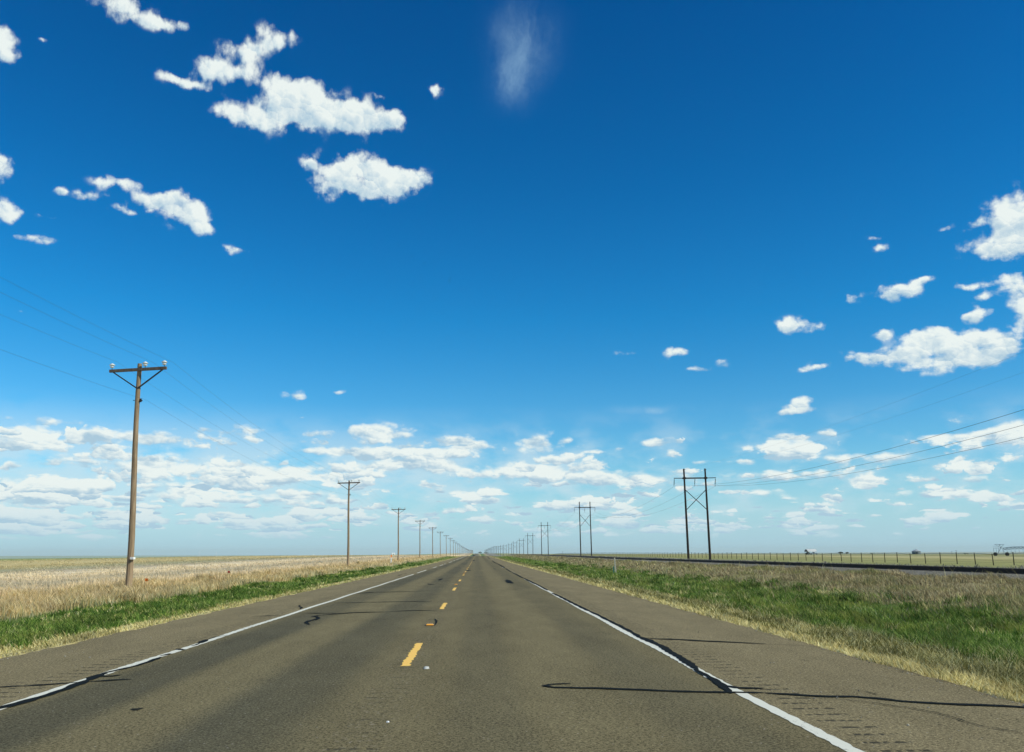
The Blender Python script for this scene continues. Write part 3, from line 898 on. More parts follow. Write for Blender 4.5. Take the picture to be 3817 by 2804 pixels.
def stuff(o, label, cat):
    return tag(o, label, cat, kind='stuff')


def cat2(*prs): return np.concatenate([p[0] for p in prs]), np.concatenate([p[1] for p in prs])


MG = grass_mat('green_grass_blades', (.05, .10, .012), (.165, .265, .04), (.42, .48, .14), .4, patch=(.30, .33, .065))
MS = grass_mat('straw_blades', (.28, .22, .07), (.64, .54, .21), (.86, .76, .40), .35)
MTL = grass_mat('dry_grass_blades', (.45, .33, .15), (.72, .57, .33), (.90, .78, .52), .4, zone=True)
MW = grass_mat('weed_stalks', (.15, .115, .055), (.38, .30, .155), (.62, .52, .29), .35, patch=(.26, .26, .09))
MM = grass_mat('brown_green_blades', (.05, .055, .010), (.19, .18, .04), (.72, .66, .34), .35)

def thin(X, Y, p):
    k = rng.random(len(X)) < p; return X[k], Y[k]


def wav(X, Y, s_): return .5 * np.sin(Y * .13 + s_) + .35 * np.sin(Y * .41 + 2 * s_) + .2 * np.sin(Y * 1.3 + X * .3 + s_)


# left verge
X, Y = sample_zone(70000, -12.0, -6.3, 9, 420)
ee = wav(X, Y, .4)
X, Y = thin(X, Y, np.clip((X + 11.8 + ee * 1.0) / .9, 0, 1) * np.clip((-6.5 - ee * .9 - X) / 1.3, .05, 1) * np.clip(.75 + .5 * np.sin(X * 1.9 + Y * .8) * np.sin(Y * .47 - X), .12, 1))
stuff(blades('green_grass', X, Y, .04, .17, .7, MG, .9, clump=.8), 'bright green grass strip along the left shoulder', 'grass')
X, Y = sample_zone(60000, -11.0, -5.95, 8, 420)
X, Y = thin(X, Y, np.clip((X + 8.0 + wav(X, Y, 1.1) * 1.1) / 1.0, .22, 1))
stuff(blades('straw_grass', X, Y, .03, .13, .8, MS, .9, clump=.5), 'low straw edging the left side of the asphalt', 'grass')
X, Y = sample_zone(7000, -6.25, -5.88, 8, 200)
X, Y = thin(X, Y, np.clip(.5 + wav(X, Y, 2.2), 0, 1))
stuff(blades('green_grass', X, Y, .02, .07, .9, MG, .9, clump=.4), 'thin green fringe touching the left edge of the asphalt', 'grass')
X, Y = sample_zone(60000, -19, -11.0, 14, 420, 1.8)
ee = wav(X, Y, 3.0)
X, Y = thin(X, Y, np.clip((-11.1 + ee * .5 - X) / .6, 0, 1) * np.clip((X + 19) / 5.0, .25, 1))
stuff(blades('dry_grass', X, Y, .12, .36, .6, MTL, .6, clump=.7), 'tall golden dry grass between the green strip and the poles, left field', 'grass')
X, Y = cat2(sample_zone(75000, -60, -15, 20, 400, 1.7), sample_zone(12000, -120, -55, 70, 500, 1.6))
stuff(blades('pale_dry_grass', X, Y, .05, .17, .6, MTL, .9, clump=.5), 'short pale dry grass covering the open field on the left', 'grass')
X, Y = sample_zone(2500, -30, -11.0, 15, 200, 1.7)
stuff(blades('seed_stalks', X, Y, .3, .6, .35, MTL, .4), 'thin taller seed stalks sticking up from the left field', 'grass')
# right verge
X, Y = sample_zone(56000, 6.36, 9.0, 6.5, 420)
X, Y = thin(X, Y, np.clip(1.15 - (X - 6.3) / (1.9 + .5 * wav(X, Y, .9)), .08, 1))
stuff(blades('straw_grass', X, Y, .03, .15, .8, MS, .9, clump=.5), 'low straw edging the right side of the asphalt', 'grass')
X, Y = sample_zone(60000, 7.0, 10.8, 7.5, 420)
stuff(blades('brown_grass', X, Y, .07, .22, .65, MM, .9, clump=.6), 'brown and olive seed grass between straw edge and green ditch, right side', 'grass')
X, Y = sample_zone(125000, 8.4, 18.5, 9, 500)
ee = wav(X, Y, 1.9)
X, Y = thin(X, Y, np.clip((X - 8.8 + ee * .9) / 1.6, 0, 1) * np.clip((17.0 + ee * 1.2 - X) / 2.0, 0, 1))
stuff(blades('green_grass', X, Y, .07, .27, .7, MG, .8, clump=.8), 'lush green grass in the ditch right of the road', 'grass')
X, Y = cat2(sample_zone(72000, 15.6, 24.3, 17, 500, 1.7), sample_zone(6000, 11, 16, 14, 120, 1.7))
stuff(blades('dry_weeds', X, Y, .08, .28, .6, MW, .8, clump=.8), 'grey brown dry weeds between the green ditch and the railway', 'weeds')
X, Y = sample_zone(24000, 22.6, 25.0, 26, 420, 1.7)
stuff(blades('dry_weeds', X, Y, .06, .25, .6, MW, .8, clump=.8), 'dry weeds growing over the ballast edge beside the near rail', 'weeds')
X, Y = sample_zone(2600, 15.5, 23.8, 17, 120, 1.6)
k = rng.random(len(X)) < np.clip(.4 + wav(X, Y, 5.0), .05, 1); X, Y = X[k], Y[k]
stuff(blades('weed_stalks', X, Y, .3, .75, .32, MS, .7), 'pale upright dead weed stalks in front of the railway', 'weeds')
X, Y = cat2(sample_zone(30000, 29.2, 46, 45, 600, 1.6))
MP = grass_mat('grey_weed_blades', (.13, .115, .09), (.25, .225, .18), (.36, .34, .28), .2)
stuff(blades('grey_weeds', X, Y, .10, .36, .8, MP, .7, clump=.6), 'low grey purple weeds behind the rails', 'weeds')

# denser tufts standing out of the verge
def tufts(n, per, xa, xb, ya, yb, r, ):
    cx, cy = sample_zone(n, xa, xb, ya, yb, 1.6)
    rr = r * (.5 + rng.random(len(cx)))
    X = np.repeat(cx, per) + rng.normal(size=len(cx) * per) * np.repeat(rr, per) * .5
    Y = np.repeat(cy, per) + rng.normal(size=len(cx) * per) * np.repeat(rr, per) * .8
    return X, Y


MGD = grass_mat('dark_green_tufts', (.03, .07, .008), (.09, .17, .02), (.22, .30, .06), .35)
X, Y = tufts(330, 60, -11, -6.8, 10, 160, .22)
stuff(blades('green_tufts', X, Y, .08, .26, .7, MGD, .8, clump=.3), 'darker green tufts dotted through the left roadside strip', 'grass')
X, Y = tufts(420, 60, 9.0, 17.0, 11, 160, .3)
stuff(blades('green_tufts', X, Y, .12, .38, .7, MGD, .8, clump=.3), 'darker green tufts dotted through the ditch on the right', 'grass')
MGO = grass_mat('golden_tufts', (.30, .20, .06), (.60, .46, .20), (.82, .68, .38), .38)
X, Y = tufts(230, 80, -16, -11.2, 15, 140, .38)
stuff(blades('golden_tufts', X, Y, .18, .46, .6, MGO, .6, clump=.3), 'golden brown grass clumps behind the left green strip', 'grass')
X, Y = tufts(110, 50, 7.6, 16.5, 9, 120, .25)
stuff(blades('straw_tufts', X, Y, .1, .34, .55, MS, .9, clump=.3), 'bleached straw tufts scattered over the right verge', 'grass')
# gravel spilled along the asphalt edges
X, Y = cat2(sample_zone(1500, -6.4, -5.8, 7, 60, 1.6), sample_zone(1800, 6.22, 6.8, 6, 60, 1.6), sample_zone(60, -5.8, -3.9, 7, 40, 1.6), sample_zone(90, 4.0, 6.2, 5.5, 40, 1.6))
n = len(X); r_ = .005 + .010 * rng.random(n) ** 2
z = np.where((X > -5.85) & (X < 6.28), .0, terrain(X, Y))
base6 = np.array([[1, 0, 0], [0, 1, 0], [-1, 0, 0], [0, -1, 0], [0, 0, .8], [0, 0, -.5]])
co = np.stack([X, Y, z + r_ * .3], -1)[:, None, :] + base6[None] * r_[:, None, None] * (.6 + .8 * rng.random((n, 6, 1)))
t8 = np.array([[0, 1, 4], [1, 2, 4], [2, 3, 4], [3, 0, 4], [1, 0, 5], [2, 1, 5], [3, 2, 5], [0, 3, 5]])
fa = (np.arange(n)[:, None, None] * 6 + t8[None]).reshape(-1, 3)
m = Mat('gravel'); vv = m.sep(m.voro(m.pos, 9, 1))
gm = m.done(m.mix(vv[0], (.10, .09, .07), (.46, .42, .33)), .9)
stuff(np_mesh('gravel', co.reshape(-1, 3), fa, gm, smooth=False), 'loose gravel and chips along the asphalt edges', 'gravel')

# ------------------------------------------------------------------ railway
m = Mat('ballast_stones')
vv = m.sep(m.voro(m.pos, 14, 1))
n = m.noise(m.pos, 30, 4, .7)
cc = m.mix(vv[0], (.14, .12, .08), (.42, .38, .28)); m.bump(n, .8, .04)
M['ballast'] = m.done(m.mix(m.math('MULTIPLY', n, .6), cc, (.20, .17, .12)), .9)
RXC = 26.1
by = KY[(KY <= 2500)]
bxs = np.array([RXC - 2.5, RXC - 2.0, RXC - 1.45, RXC + 1.45, RXC + 2.3, RXC + 2.9])
bzs = np.array([-.12, .0, .28, .28, .0, -.12])


def rail_base(Y): return np.interp(Y, KY, PR + sstep((RXC - 9) / 22.0) * (PRT - PR)) + .22


o = grid_mesh('railway_ballast', bxs, by, lambda X, Y: rail_base(Y) + np.interp(X, bxs, bzs) - .02, M['ballast'])
tag(o, kind='structure')
track = empty('railway_track', (RXC, 40, T(RXC, 40)))
tag(track, 'single dark railway track running parallel to the road on the right', 'railway track')


def ribbon_solid(x, hw, z0, z1, ys):
    base = rail_base(ys)
    c4 = np.stack([np.stack([np.full_like(ys, x - hw), ys, base + z0], -1), np.stack([np.full_like(ys, x + hw), ys, base + z0], -1),
                   np.stack([np.full_like(ys, x + hw), ys, base + z1], -1), np.stack([np.full_like(ys, x - hw), ys, base + z1], -1)], 1).reshape(-1, 3)
    k = np.arange(len(ys) - 1) * 4; F_ = []
    for a in range(4):
        b = (a + 1) % 4; F_.append(np.stack([k + a, k + b, k + 4 + b, k + 4 + a], -1))
    return c4, np.concatenate(F_)


bpy.context.view_layer.update()
for s_ in (-1, 1):
    x = RXC + s_ * .755
    co, f = merge([ribbon_solid(x, .07, .265, .285, by), ribbon_solid(x, .012, .285, .40, by), ribbon_solid(x, .037, .40, .44, by)])
    r = np_mesh('rail', co - np.array([RXC, 40, T(RXC, 40)]), f, M['rail'], smooth=False, parent=track)
sl = MB(); sl.box((0, 0, 0), (2.6, .23, .17), bevel=.01)
s0 = sl.build('sleeper', M['sleeper'], track)
ty = 24.0
rest = []
for k in range(900):
    y = 24 + k * .53
    if k < 100:
        o = s0 if k == 0 else s0.copy()
        if k: COL.objects.link(o); o.parent = track
        o.location = (rnd.uniform(-.03, .03), y - 40, float(rail_base(y)) + .185 - T(RXC, 40))
    else: rest.append(y)
b = MB()
for y in rest: b.box((0, y - 40, float(rail_base(y)) + .185 - T(RXC, 40)), (2.6, .23, .17))
tag(b.build('sleepers', M['sleeper'], track), kind='stuff')

# ------------------------------------------------------------------ wooden power poles, left row
ORD = ['nearest', 'second', 'third', 'fourth', 'fifth', 'sixth', 'seventh', 'eighth', 'ninth', 'tenth', 'eleventh', 'twelfth', 'thirteenth', 'fourteenth']
PX = -14.3
PY0, PSP, PH = 40.0, 66.8, 10.2
ARM_Z, ARM_H = PH - .30, 1.2


def pin_insulator(parent, x, z, y):
    b = MB(); b.tube((x, y, z), (x, y, z + .13), .014, n=6); ins = b.build('pin', M['steel'], parent)
    b = MB(); b.lathe([(.03, .0), (.08, .01), (.10, .04), (.045, .07), (.04, .095), (.11, .105), (.13, .13), (.09, .165), (.05, .18), (.045, .20), (.02, .21)], (x, y, z + .09), 14)
    return b.build('insulator', M['porcelain'], parent, smooth=True)


def make_pole():
    root = empty('power_pole')
    b = MB()
    # long tapered trunk with a faint bow
    prev = Vector((0, 0, -.4)); 
    for k in range(1, 9):
        z = -.4 + (PH + .4) * k / 8; p = Vector((.03 * math.sin(k * .8), .02 * math.sin(k * .5 + 1), z))
        b.tube(prev, p, .15 - .055 * (k - 1) / 8, .15 - .055 * k / 8, n=14, caps=(k == 8 or k == 1)); prev = p
    b.build('pole', M['pole'], root, smooth=False)
    top = prev
    b = MB(); b.box((0, -.15, ARM_Z), (2.75, .095, .135), bevel=.008); arm = b.build('crossarm', M['arm'], root)
    b = MB(); b.tube((0, .12, ARM_Z), (0, -.22, ARM_Z), .012, n=6); b.build('bolt', M['steel'], arm)
    for s_ in (-1, 1):
        b = MB(); b.bar((s_ * 1.18, -.15, ARM_Z - .07), (s_ * .03, -.125, ARM_Z - .86), .06, .05)
        b.build('brace', M['steel'], root)
    for x in (-1.26, .34, 1.26): pin_insulator(root, x, ARM_Z + .06, -.15)
    # neutral bracket and spool lower down
    b = MB(); b.box((.14, -.03, ARM_Z - 1.42), (.07, .05, .16)); b.tube((.17, -.09, ARM_Z - 1.42), (.17, .03, ARM_Z - 1.42), .035, n=8)
    b.build('neutral_bracket', M['steel'], root)
    b = MB(); b.tube((-.24, 0, ARM_Z - 1.40), (-.06, 0, ARM_Z - 1.40), .014, n=6); b.build('bolt', M['steel'], root)
    return root


proto = make_pole()
NP = 52
pole_xyz = []
for k in range(-2, NP):
    y = PY0 + PSP * k
    x = PX + rnd.uniform(-.12, .12) * (k > 0); z = T(x, y)
    pole_xyz.append((x, y, z))
    if k < 0: continue
    o = proto if k == 0 else copy_tree(proto)
    o.location = (x, y, z)
    lean = [-.029, -.018, -.012, -.006, -.012, -.01][k] if k < 6 else rnd.uniform(-.012, .006)
    o.rotation_euler = (rnd.uniform(-.006, .006), lean, rnd.uniform(-.04, .04) - .12)
    if k < 14:
        lab = ('tall weathered wooden power pole nearest the camera, small white box low on its trunk' if k == 0 else
               '%s wooden power pole counted from the camera in the left row' % ORD[k])
    else: lab = 'tiny far wooden power pole crowded near the vanishing point, left row'
    tag(o, lab, 'power pole', 'wooden power poles left of the road')
b = MB(); b.box((.20, -.12, 1.42), (.17, .16, .10), bevel=.006); b.build('white_box', M['white'], proto)
bpy.context.view_layer.update()


def wire_mesh(name, pts_list, r, sag, label, group, n=14, parent=None):
    cu_co, cu_f = [], []
    off = 0
    for (a, b_) in zip(pts_list[:-1], pts_list[1:]):
        a, b_ = np.array(a), np.array(b_)
        D = np.hypot(a[0] - CAM.x, min(abs(a[1]), abs(b_[1])))
        nn = n if D < 400 else 6
        t = np.linspace(0, 1, nn + 1)
        p = a[None] * (1 - t)[:, None] + b_[None] * t[:, None]; p[:, 2] -= sag * 4 * t * (1 - t)
        offs = np.array([[-r, 0, -r * .6], [r, 0, -r * .6], [0, 0, r]])
        co = (p[:, None, :] + offs[None]).reshape(-1, 3)
        k = np.arange(nn) * 3
        for s_ in range(3):
            e = (s_ + 1) % 3
            cu_f.append(np.stack([k + s_, k + e, k + 3 + e, k + 3 + s_], -1) + off)
        cu_co.append(co); off += len(co)
    o = np_mesh(name, np.concatenate(cu_co), np.concatenate(cu_f), M['wire'], smooth=True)
    tag(o, label, 'wire', group)
    return o


WLAB = ['power wire along the left ends of the wooden crossarms', 'middle power wire along the wooden pole row', 'power wire along the right ends of the wooden crossarms', 'lowest wire of the left row, below the crossarms']
for wi, (dx, dz, r) in enumerate([(-1.26, ARM_Z + .34, .0035), (.34, ARM_Z + .34, .0035), (1.26, ARM_Z + .34, .0035), (.17, ARM_Z - 1.42, .0035)]):
    pts = [(x + dx, y - .15, z + dz) for (x, y, z) in pole_xyz[:30]]
    wire_mesh('overhead_wire', pts, r, 1.0 if wi < 3 else .9, WLAB[wi], 'wires of the left pole row')

# ------------------------------------------------------------------ H frame transmission poles, right row
HH = 20.0


def make_hframe():
    root = empty('transmission_tower')
    hw = 2.25
    for s_ in (-1, 1):
        b = MB(); b.tube((s_ * hw, 0, -.8), (s_ * hw, 0, HH), .26, .18, n=12); lg = b.build('leg', M['tarwood'], root)
        b = MB(); b.tube((s_ * hw, 0, HH), (s_ * hw, 0, HH + .12), .21, .17, n=12); b.bar((s_ * hw, 0, HH - .2), (s_ * hw + .35, 0, HH + .0), .05, .05)
        b.build('cap', M['steel'], lg)
    b = MB(); az_ = HH - 2.0
    b.box((0, -.25, az_), (5.2, .12, .26), bevel=.01); b.box((0, .25, az_), (5.2, .12, .26), bevel=.01)
    for s_ in (-1, 1):
        b.bar((s_ * 2.5, 0, az_), (s_ * 4.45, 0, az_ + .02), .12, .16); b.box((s_ * 2.25, 0, az_), (.62, .66, .42), bevel=.04)
    b.build('crossarm', M['tarwood'], root)
    for s_ in (-1, 1):
        b = MB(); b.bar((s_ * hw, s_ * .24, az_ - 2.6), (-s_ * hw, s_ * .24, az_ - 7.2), .11, .13); b.build('brace', M['tarwood'], root)
    for x in (-4.35, 0.0, 4.35):
        b = MB()
        b.tube((x, 0, az_ - .1), (x - .16, 0, az_ - 1.65), .025, n=6)
        for k in range(8):
            t = .12 + k * .1; p = Vector((x - .16 * t * .9, 0, az_ - .1 - 1.5 * t)); b.tube(p, p + Vector((0, 0, -.07)), .13, .08, n=10)
        b.bar((x - .16, -.25, az_ - 1.72), (x - .16, .25, az_ - 1.65), .06, .08)
        b.build('insulator_string', M['steel'], root)
    return root


hroot = make_hframe()
# distance, top height above eye-level datum as seen, from the photo; then an even spacing
HF = [(2606, 183, 18.7), (2185, 372, 22.4), (2031.7, 605, 22.0), (1977, 768, 20.6), (1944, 965, 20.6), (1920, 1150, 20.8), (1901.5, 1335, 20.8)]
hpos = []
for px, Zd, hh in HF:
    x, y = at(px, Zd); hpos.append((x, y, hh))
Zd = 1335
while Zd < 5200:
    Zd += 190; x = 48.5 + rnd.uniform(-.5, .5); hpos.append((x, Zd, 20.5 + rnd.uniform(-.5, .5)))
for k, (x, y, hh) in enumerate(hpos):
    o = hroot if k == 0 else copy_tree(hroot)
    z = T(x, y); o.location = (x, y, z); o.scale = (1, 1, hh / HH)
    o.rotation_euler = (0, -.010 if k < 3 else rnd.uniform(-.006, .004), rnd.uniform(-.03, .03))
    if k < 9: lab = '%s dark H-shaped two-legged transmission tower counted from the camera, right row' % ORD[k]
    else: lab = 'tiny far H-shaped transmission tower near the vanishing point, right row'
    tag(o, lab, 'transmission tower', 'H-frame towers right of the railway')
hp = [(47.8, -200, 20.5), (47.8, -8, 20.5)] + hpos
hp = [(x, y, T(x, y) if y > 0 else 0, hh / HH) for (x, y, hh) in hp]
HL = ['left conductor of the right tower row', 'middle conductor of the right tower row', 'right conductor of the right tower row', 'left thin shield wire joining the tower tops', 'right thin shield wire joining the tower tops']
for wi, (dx, dz) in enumerate([(-4.5, HH - 3.75), (-.16, HH - 3.75), (4.2, HH - 3.75), (-2.1, HH + .05), (2.5, HH + .05)]):
    pts = [(x + dx, y, z + dz * s_) for (x, y, z, s_) in hp[:14]]
    wire_mesh('overhead_wire', pts, 0.017 if wi < 3 else .0055, 4.2 if wi < 3 else 2.6, HL[wi], 'wires of the right tower row', n=30)

# ------------------------------------------------------------------ fence behind the railway
FX = CAM.x + 60.0
fence = empty('wire_fence', (FX, 95, T(FX, 95)))
tag(fence, 'long post and wire pasture fence behind the railway', 'fence')
fz0 = T(FX, 95)


def post_mb(b, x, y, z, s_, r=.06):
    b.tube((x, y, z - .2), (x + rnd.uniform(-.03, .03) * s_, y, z + 1.42), r, r * .85, n=6)


fys = [70 + 3.95 * k + rnd.uniform(-.15, .15) for k in range(330)]
b2 = MB()
for k, y in enumerate(fys):
    z = T(FX, y) - fz0
    hv = rnd.uniform(-.06, .08)
    if k < 100:
        b = MB(); b.tube((0, y - 95, z - .2), (rnd.uniform(-.05, .03), y - 95 + rnd.uniform(-.03, .03), z + 1.40 + hv), .062, .052, n=7); b.build('fence_post', M['post'], fence)
    else: b2.tube((0, y - 95, z - .2), (0, y - 95, z + 1.40 + hv), .07, .06, n=5)
tag(b2.build('fence_posts', M['post'], fence), kind='stuff')
for zz, r in ((1.30, .022), (.95, .006), (.6, .006), (.3, .006)):
    b = MB()
    for a, c_ in zip(fys[:-1], fys[1:]):
        b.tube((-.07, a - 95, T(FX, a) - fz0 + zz), (-.07, c_ - 95, T(FX, c_) - fz0 + zz), r, n=4, caps=False)
    b.build('fence_wire', M['post'] if r > .01 else M['wire'], fence)

# ------------------------------------------------------------------ marker posts and flags
x, y = at(1459, 150); z = T(x, y)
o = empty('marker_post', (x, y, z)); tag(o, 'slim white marker post with orange top in dry grass, left field', 'marker post')
b = MB(); b.box((0, 0, .45), (.19, .05, .95), bevel=.008); b.build('post', M['white'], o)
b = MB(); b.box((0, 0, 1.15), (.195, .055, .45), bevel=.008); b.build('orange_cap', M['orange'], o)
x, y = at(2294, 80); z = T(x, y)
o = empty('marker_post', (x, y, z)); o.rotation_euler = (0, -.06, 0); tag(o, 'pale wooden marker post leaning slightly at the green ditch, right side', 'marker post')
b = MB(); b.box((0, 0, .75), (.11, .09, 1.72), bevel=.01); b.build('post', M['pale_post'], o)
b = MB(); b.box((0, 0, 1.64), (.112, .092, .06), bevel=.008); b.build('cap', M['post'], o)
o = empty('short_post', (x - .22, y - .1, z)); tag(o, 'short green pipe post standing against the pale marker post', 'post')
b = MB(); b.tube((0, 0, -.1), (0, 0, .78), .055, .055, n=10); b.build('pipe', M['green_post'], o)
b = MB(); b.tube((0, 0, .78), (0, 0, .84), .062, .04, n=10); b.build('cap', M['green_post'], o)


def flag(px, Zd, h, mat, lab):
    x, y = at(px, Zd); z = T(x, y); o = empty('survey_flag', (x, y, z)); tag(o, lab, 'flag', 'small survey flags in the dry grass')
    b = MB(); b.tube((0, 0, 0), (0, 0, h), .004, n=5); b.build('stake', M['wire'], o)
    bm = bmesh.new(); n = 5; rows = []
    for k in range(n):
        t = k / (n - 1); rows.append([bm.verts.new((t * .13, .015 * math.sin(t * 5), h)), bm.verts.new((t * .13, .015 * math.sin(t * 5 + .6), h - .11))])
    for a, c_ in zip(rows[:-1], rows[1:]): bm.faces.new((a[0], c_[0], c_[1], a[1]))
    bmesh.ops.solidify(bm, geom=bm.faces[:], thickness=.002)
    me = bpy.data.meshes.new('flag'); bm.to_mesh(me); bm.free(); link_mesh('cloth', me, mat, o)


flag(548, 37.5, .62, M['orange'], 'small orange survey flag in dry grass right of the nearest pole')
flag(853, 52, .7, M['red'], 'small red survey flag between the first and second poles')

# ------------------------------------------------------------------ far things on the right plain
def farpt(px, Zd): x, y = at(px, Zd); return x, y, T(x, y)


# open metal carport with a white pickup and machinery under it
x, y, z = farpt(3022, 668)
cp = empty('carport', (x, y, z), math.radians(3)); tag(cp, 'open white metal carport on the far right plain, shade of its open end as a black panel', 'carport')
cw_, cl_ = 5.4, 6.4
bm = bmesh.new()
prof = [(-cw_ / 2, 1.95), (-cw_ / 2 + .2, 2.6), (-cw_ / 4, 3.35), (0, 3.75), (cw_ / 4, 3.35), (cw_ / 2 - .2, 2.6), (cw_ / 2, 1.95)]
A_ = [bm.verts.new((-cl_ / 2, p[0], p[1])) for p in prof]; B_ = [bm.verts.new((cl_ / 2, p[0], p[1])) for p in prof]
for k in range(6): bm.faces.new((A_[k], A_[k + 1], B_[k + 1], B_[k]))
bmesh.ops.solidify(bm, geom=bm.faces[:], thickness=.06)
me = bpy.data.meshes.new('roof'); bm.to_mesh(me); bm.free(); link_mesh('roof', me, simple('roof_white', (.86, .87, .86), .6, 0, .02), cp)
cp.scale = (1.12, 1.12, 1.12)
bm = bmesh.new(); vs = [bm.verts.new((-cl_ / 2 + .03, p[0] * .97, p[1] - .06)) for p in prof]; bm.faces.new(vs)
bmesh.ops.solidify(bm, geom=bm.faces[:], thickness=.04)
me = bpy.data.meshes.new('gable_shade'); bm.to_mesh(me); bm.free(); link_mesh('gable_shade', me, M['black'], cp)  # black sheet standing in for the shade inside the open end
for sx_ in (-1, 0, 1):
    for sy_ in (-1, 1):
        b = MB(); b.box((sx_ * (cl_ / 2 - .1), sy_ * (cw_ / 2 - .06), 1.1), (.1, .1, 2.2)); b.build('post', M['galv'], cp)


def wheel(parent, p, r, w, axis='Y', rim=True):
    ax = Vector((0, 1, 0)) if axis == 'Y' else Vector((1, 0, 0))
    p = Vector(p); b = MB(); b.tube(p - ax * w / 2, p + ax * w / 2, r, n=20); wh = b.build('wheel', M['rubber'], parent)
    if rim:
        b = MB(); b.tube(p - ax * (w / 2 + .01), p + ax * (w / 2 + .01), r * .55, n=14); b.build('rim', M['galv'], wh)
    return wh


def car_body(parent, prof, hw, mat, name='body'):
    bm = bmesh.new(); A_ = [bm.verts.new((p[0], -hw, p[1])) for p in prof]; B_ = [bm.verts.new((p[0], hw, p[1])) for p in prof]
    n = len(prof)
    for k in range(n): bm.faces.new((A_[k], A_[(k + 1) % n], B_[(k + 1) % n], B_[k]))
    bm.faces.new(list(reversed(A_))); bm.faces.new(B_)
    bmesh.ops.recalc_face_normals(bm, faces=bm.faces)
    bmesh.ops.bevel(bm, geom=bm.edges[:], offset=.06, segments=2, affect='EDGES')
    me = bpy.data.meshes.new(name); bm.to_mesh(me); bm.free(); return link_mesh(name, me, mat, parent)


x2, y2, z2 = farpt(3034, 664)
pk = empty('pickup_truck', (x2, y2, z2), math.radians(-20)); tag(pk, 'white pickup nose poking out from under the carport', 'pickup truck')
car_body(pk, [(-2.6, .45), (2.6, .45), (2.65, .95), (1.3, 1.12), (.55, 1.75), (-.9, 1.78), (-1.0, 1.15), (-2.6, 1.12)], .92, M['white'])
b = MB(); b.box((-.15, 0, 1.42), (1.1, 1.87, .42)); b.build('window', M['glass'], pk)
b = MB(); b.bar((1.22, 0, 1.17), (.62, 0, 1.70), 1.5, .05); b.build('windscreen', M['glass'], pk)
for wx_ in (-1.6, 1.65):
    for wy_ in (-.85, .85): wheel(pk, (wx_, wy_, .38), .38, .26)
pk.scale = (1.12, 1.12, 1.12)
x2, y2, z2 = farpt(3013, 667)
tr_ = empty('tractor', (x2, y2, z2), math.radians(25)); tag(tr_, 'dark tractor parked in the shade of the carport', 'tractor')
b = MB(); b.box((.9, 0, 1.15), (1.8, .8, .75), bevel=.08); b.box((-.5, 0, .95), (1.2, .9, .5), bevel=.05); b.build('body', M['tank'], tr_)
b = MB(); b.box((-.55, 0, 1.75), (1.2, 1.2, 1.0), bevel=.08); b.build('cab', M['black'], tr_)
for wy_ in (-.8, .8): wheel(tr_, (-.7, wy_, .8), .8, .4); wheel(tr_, (1.3, wy_, .45), .45, .28)

# grain bin
x, y, z = farpt(3416, 762)
gb = empty('grain_bin', (x, y, z)); tag(gb, 'low round metal grain bin with conical roof on the horizon, right', 'grain bin')
b = MB(); prof = []
for k in range(13): prof.append((3.55 + (.04 if k % 2 else 0), k * 2.45 / 12))
b.lathe(prof, n=32); b.build('wall', M['bin'], gb)
b = MB(); b.lathe([(3.95, 2.45), (3.98, 2.52), (.5, 4.15), (.5, 4.3), (.1, 4.42)], n=32); b.build('roof', M['galv'], gb)
b = MB(); b.box((-1.2, -3.42, 1.0), (.9, .12, 1.9), Matrix.Rotation(-.33, 3, 'Z')); b.build('door', M['black'], gb)

# centre pivot irrigation machine
x, y, z = farpt(3728, 313)
pv = empty('irrigation_machine', (x, y, z)); tag(pv, 'centre pivot irrigation machine with arched truss and wheels, far right', 'irrigation machine')


def pv_part(b, name, mat=None): return b.build(name, mat or M['irrig'], pv)


def tower(x0):
    for dx in (-1.65, 2.4) if x0 == 0 else (-1.8, 1.8):
        wheel(pv, (x0 + dx, 0, .62), .66, .34, 'Y', rim=False)
    b = MB()
    b.bar((x0 - 1.7, 0, .62), (x0 + (2.4 if x0 == 0 else 1.8), 0, .62), .1, .1)
    b.bar((x0 - .9, 0, .65), (x0 + .5, 0, 2.95), .14, .14); b.bar((x0 + 2.0, 0, .65), (x0 + .5, 0, 2.95), .06, .06)
    pv_part(b, 'wheel_tower')


tower(0)
tower(11.6)
b = MB()
n = 16
arc = []
for k in range(n + 1):
    t = k / n; arc.append(Vector((1.2 + t * 10.8, 0, 2.75 + .45 * 4 * t * (1 - t))))
for a, c_ in zip(arc[:-1], arc[1:]): b.tube(a, c_, .10, n=6)
pv_part(b, 'pipe')
b = MB()
low_ = []
for k in range(1, n, 2):
    p = arc[k] + Vector((0, 0, -.75)); low_.append(p)
    for s_ in (-.45, .45):
        b.bar(arc[k - 1], p + Vector((0, s_, 0)), .085, .085); b.bar(arc[min(k + 1, n)], p + Vector((0, s_, 0)), .085, .085)
for s_ in (-.45, .45):
    for a, c_ in zip(low_[:-1], low_[1:]): b.tube(a + Vector((0, s_, 0)), c_ + Vector((0, s_, 0)), .03, n=4)
pv_part(b, 'truss')
b = MB()
for k in range(0, n + 1): 
    if k % 2 == 0: b.tube(arc[k], (arc[k].x, 0, .9 + .1 * (k % 3)), .04, n=5)
pv_part(b, 'drop_hoses')
b = MB()
b.bar((-1.6, 0, 4.05), (1.7, 0, 4.05), .11, .11); b.bar((-1.5, 0, 4.05), (-.1, 0, 3.25), .085, .085); b.bar((1.6, 0, 4.05), (.6, 0, 3.1), .085, .085)
b.bar((-2.1, 0, 3.45), (1.2, 0, 3.45), .07, .07); b.bar((.45, 0, 2.9), (.45, 0, 3.2), .28, .28); b.bar((.1, 0, 3.7), (.1, 0, 4.05), .35, .3)
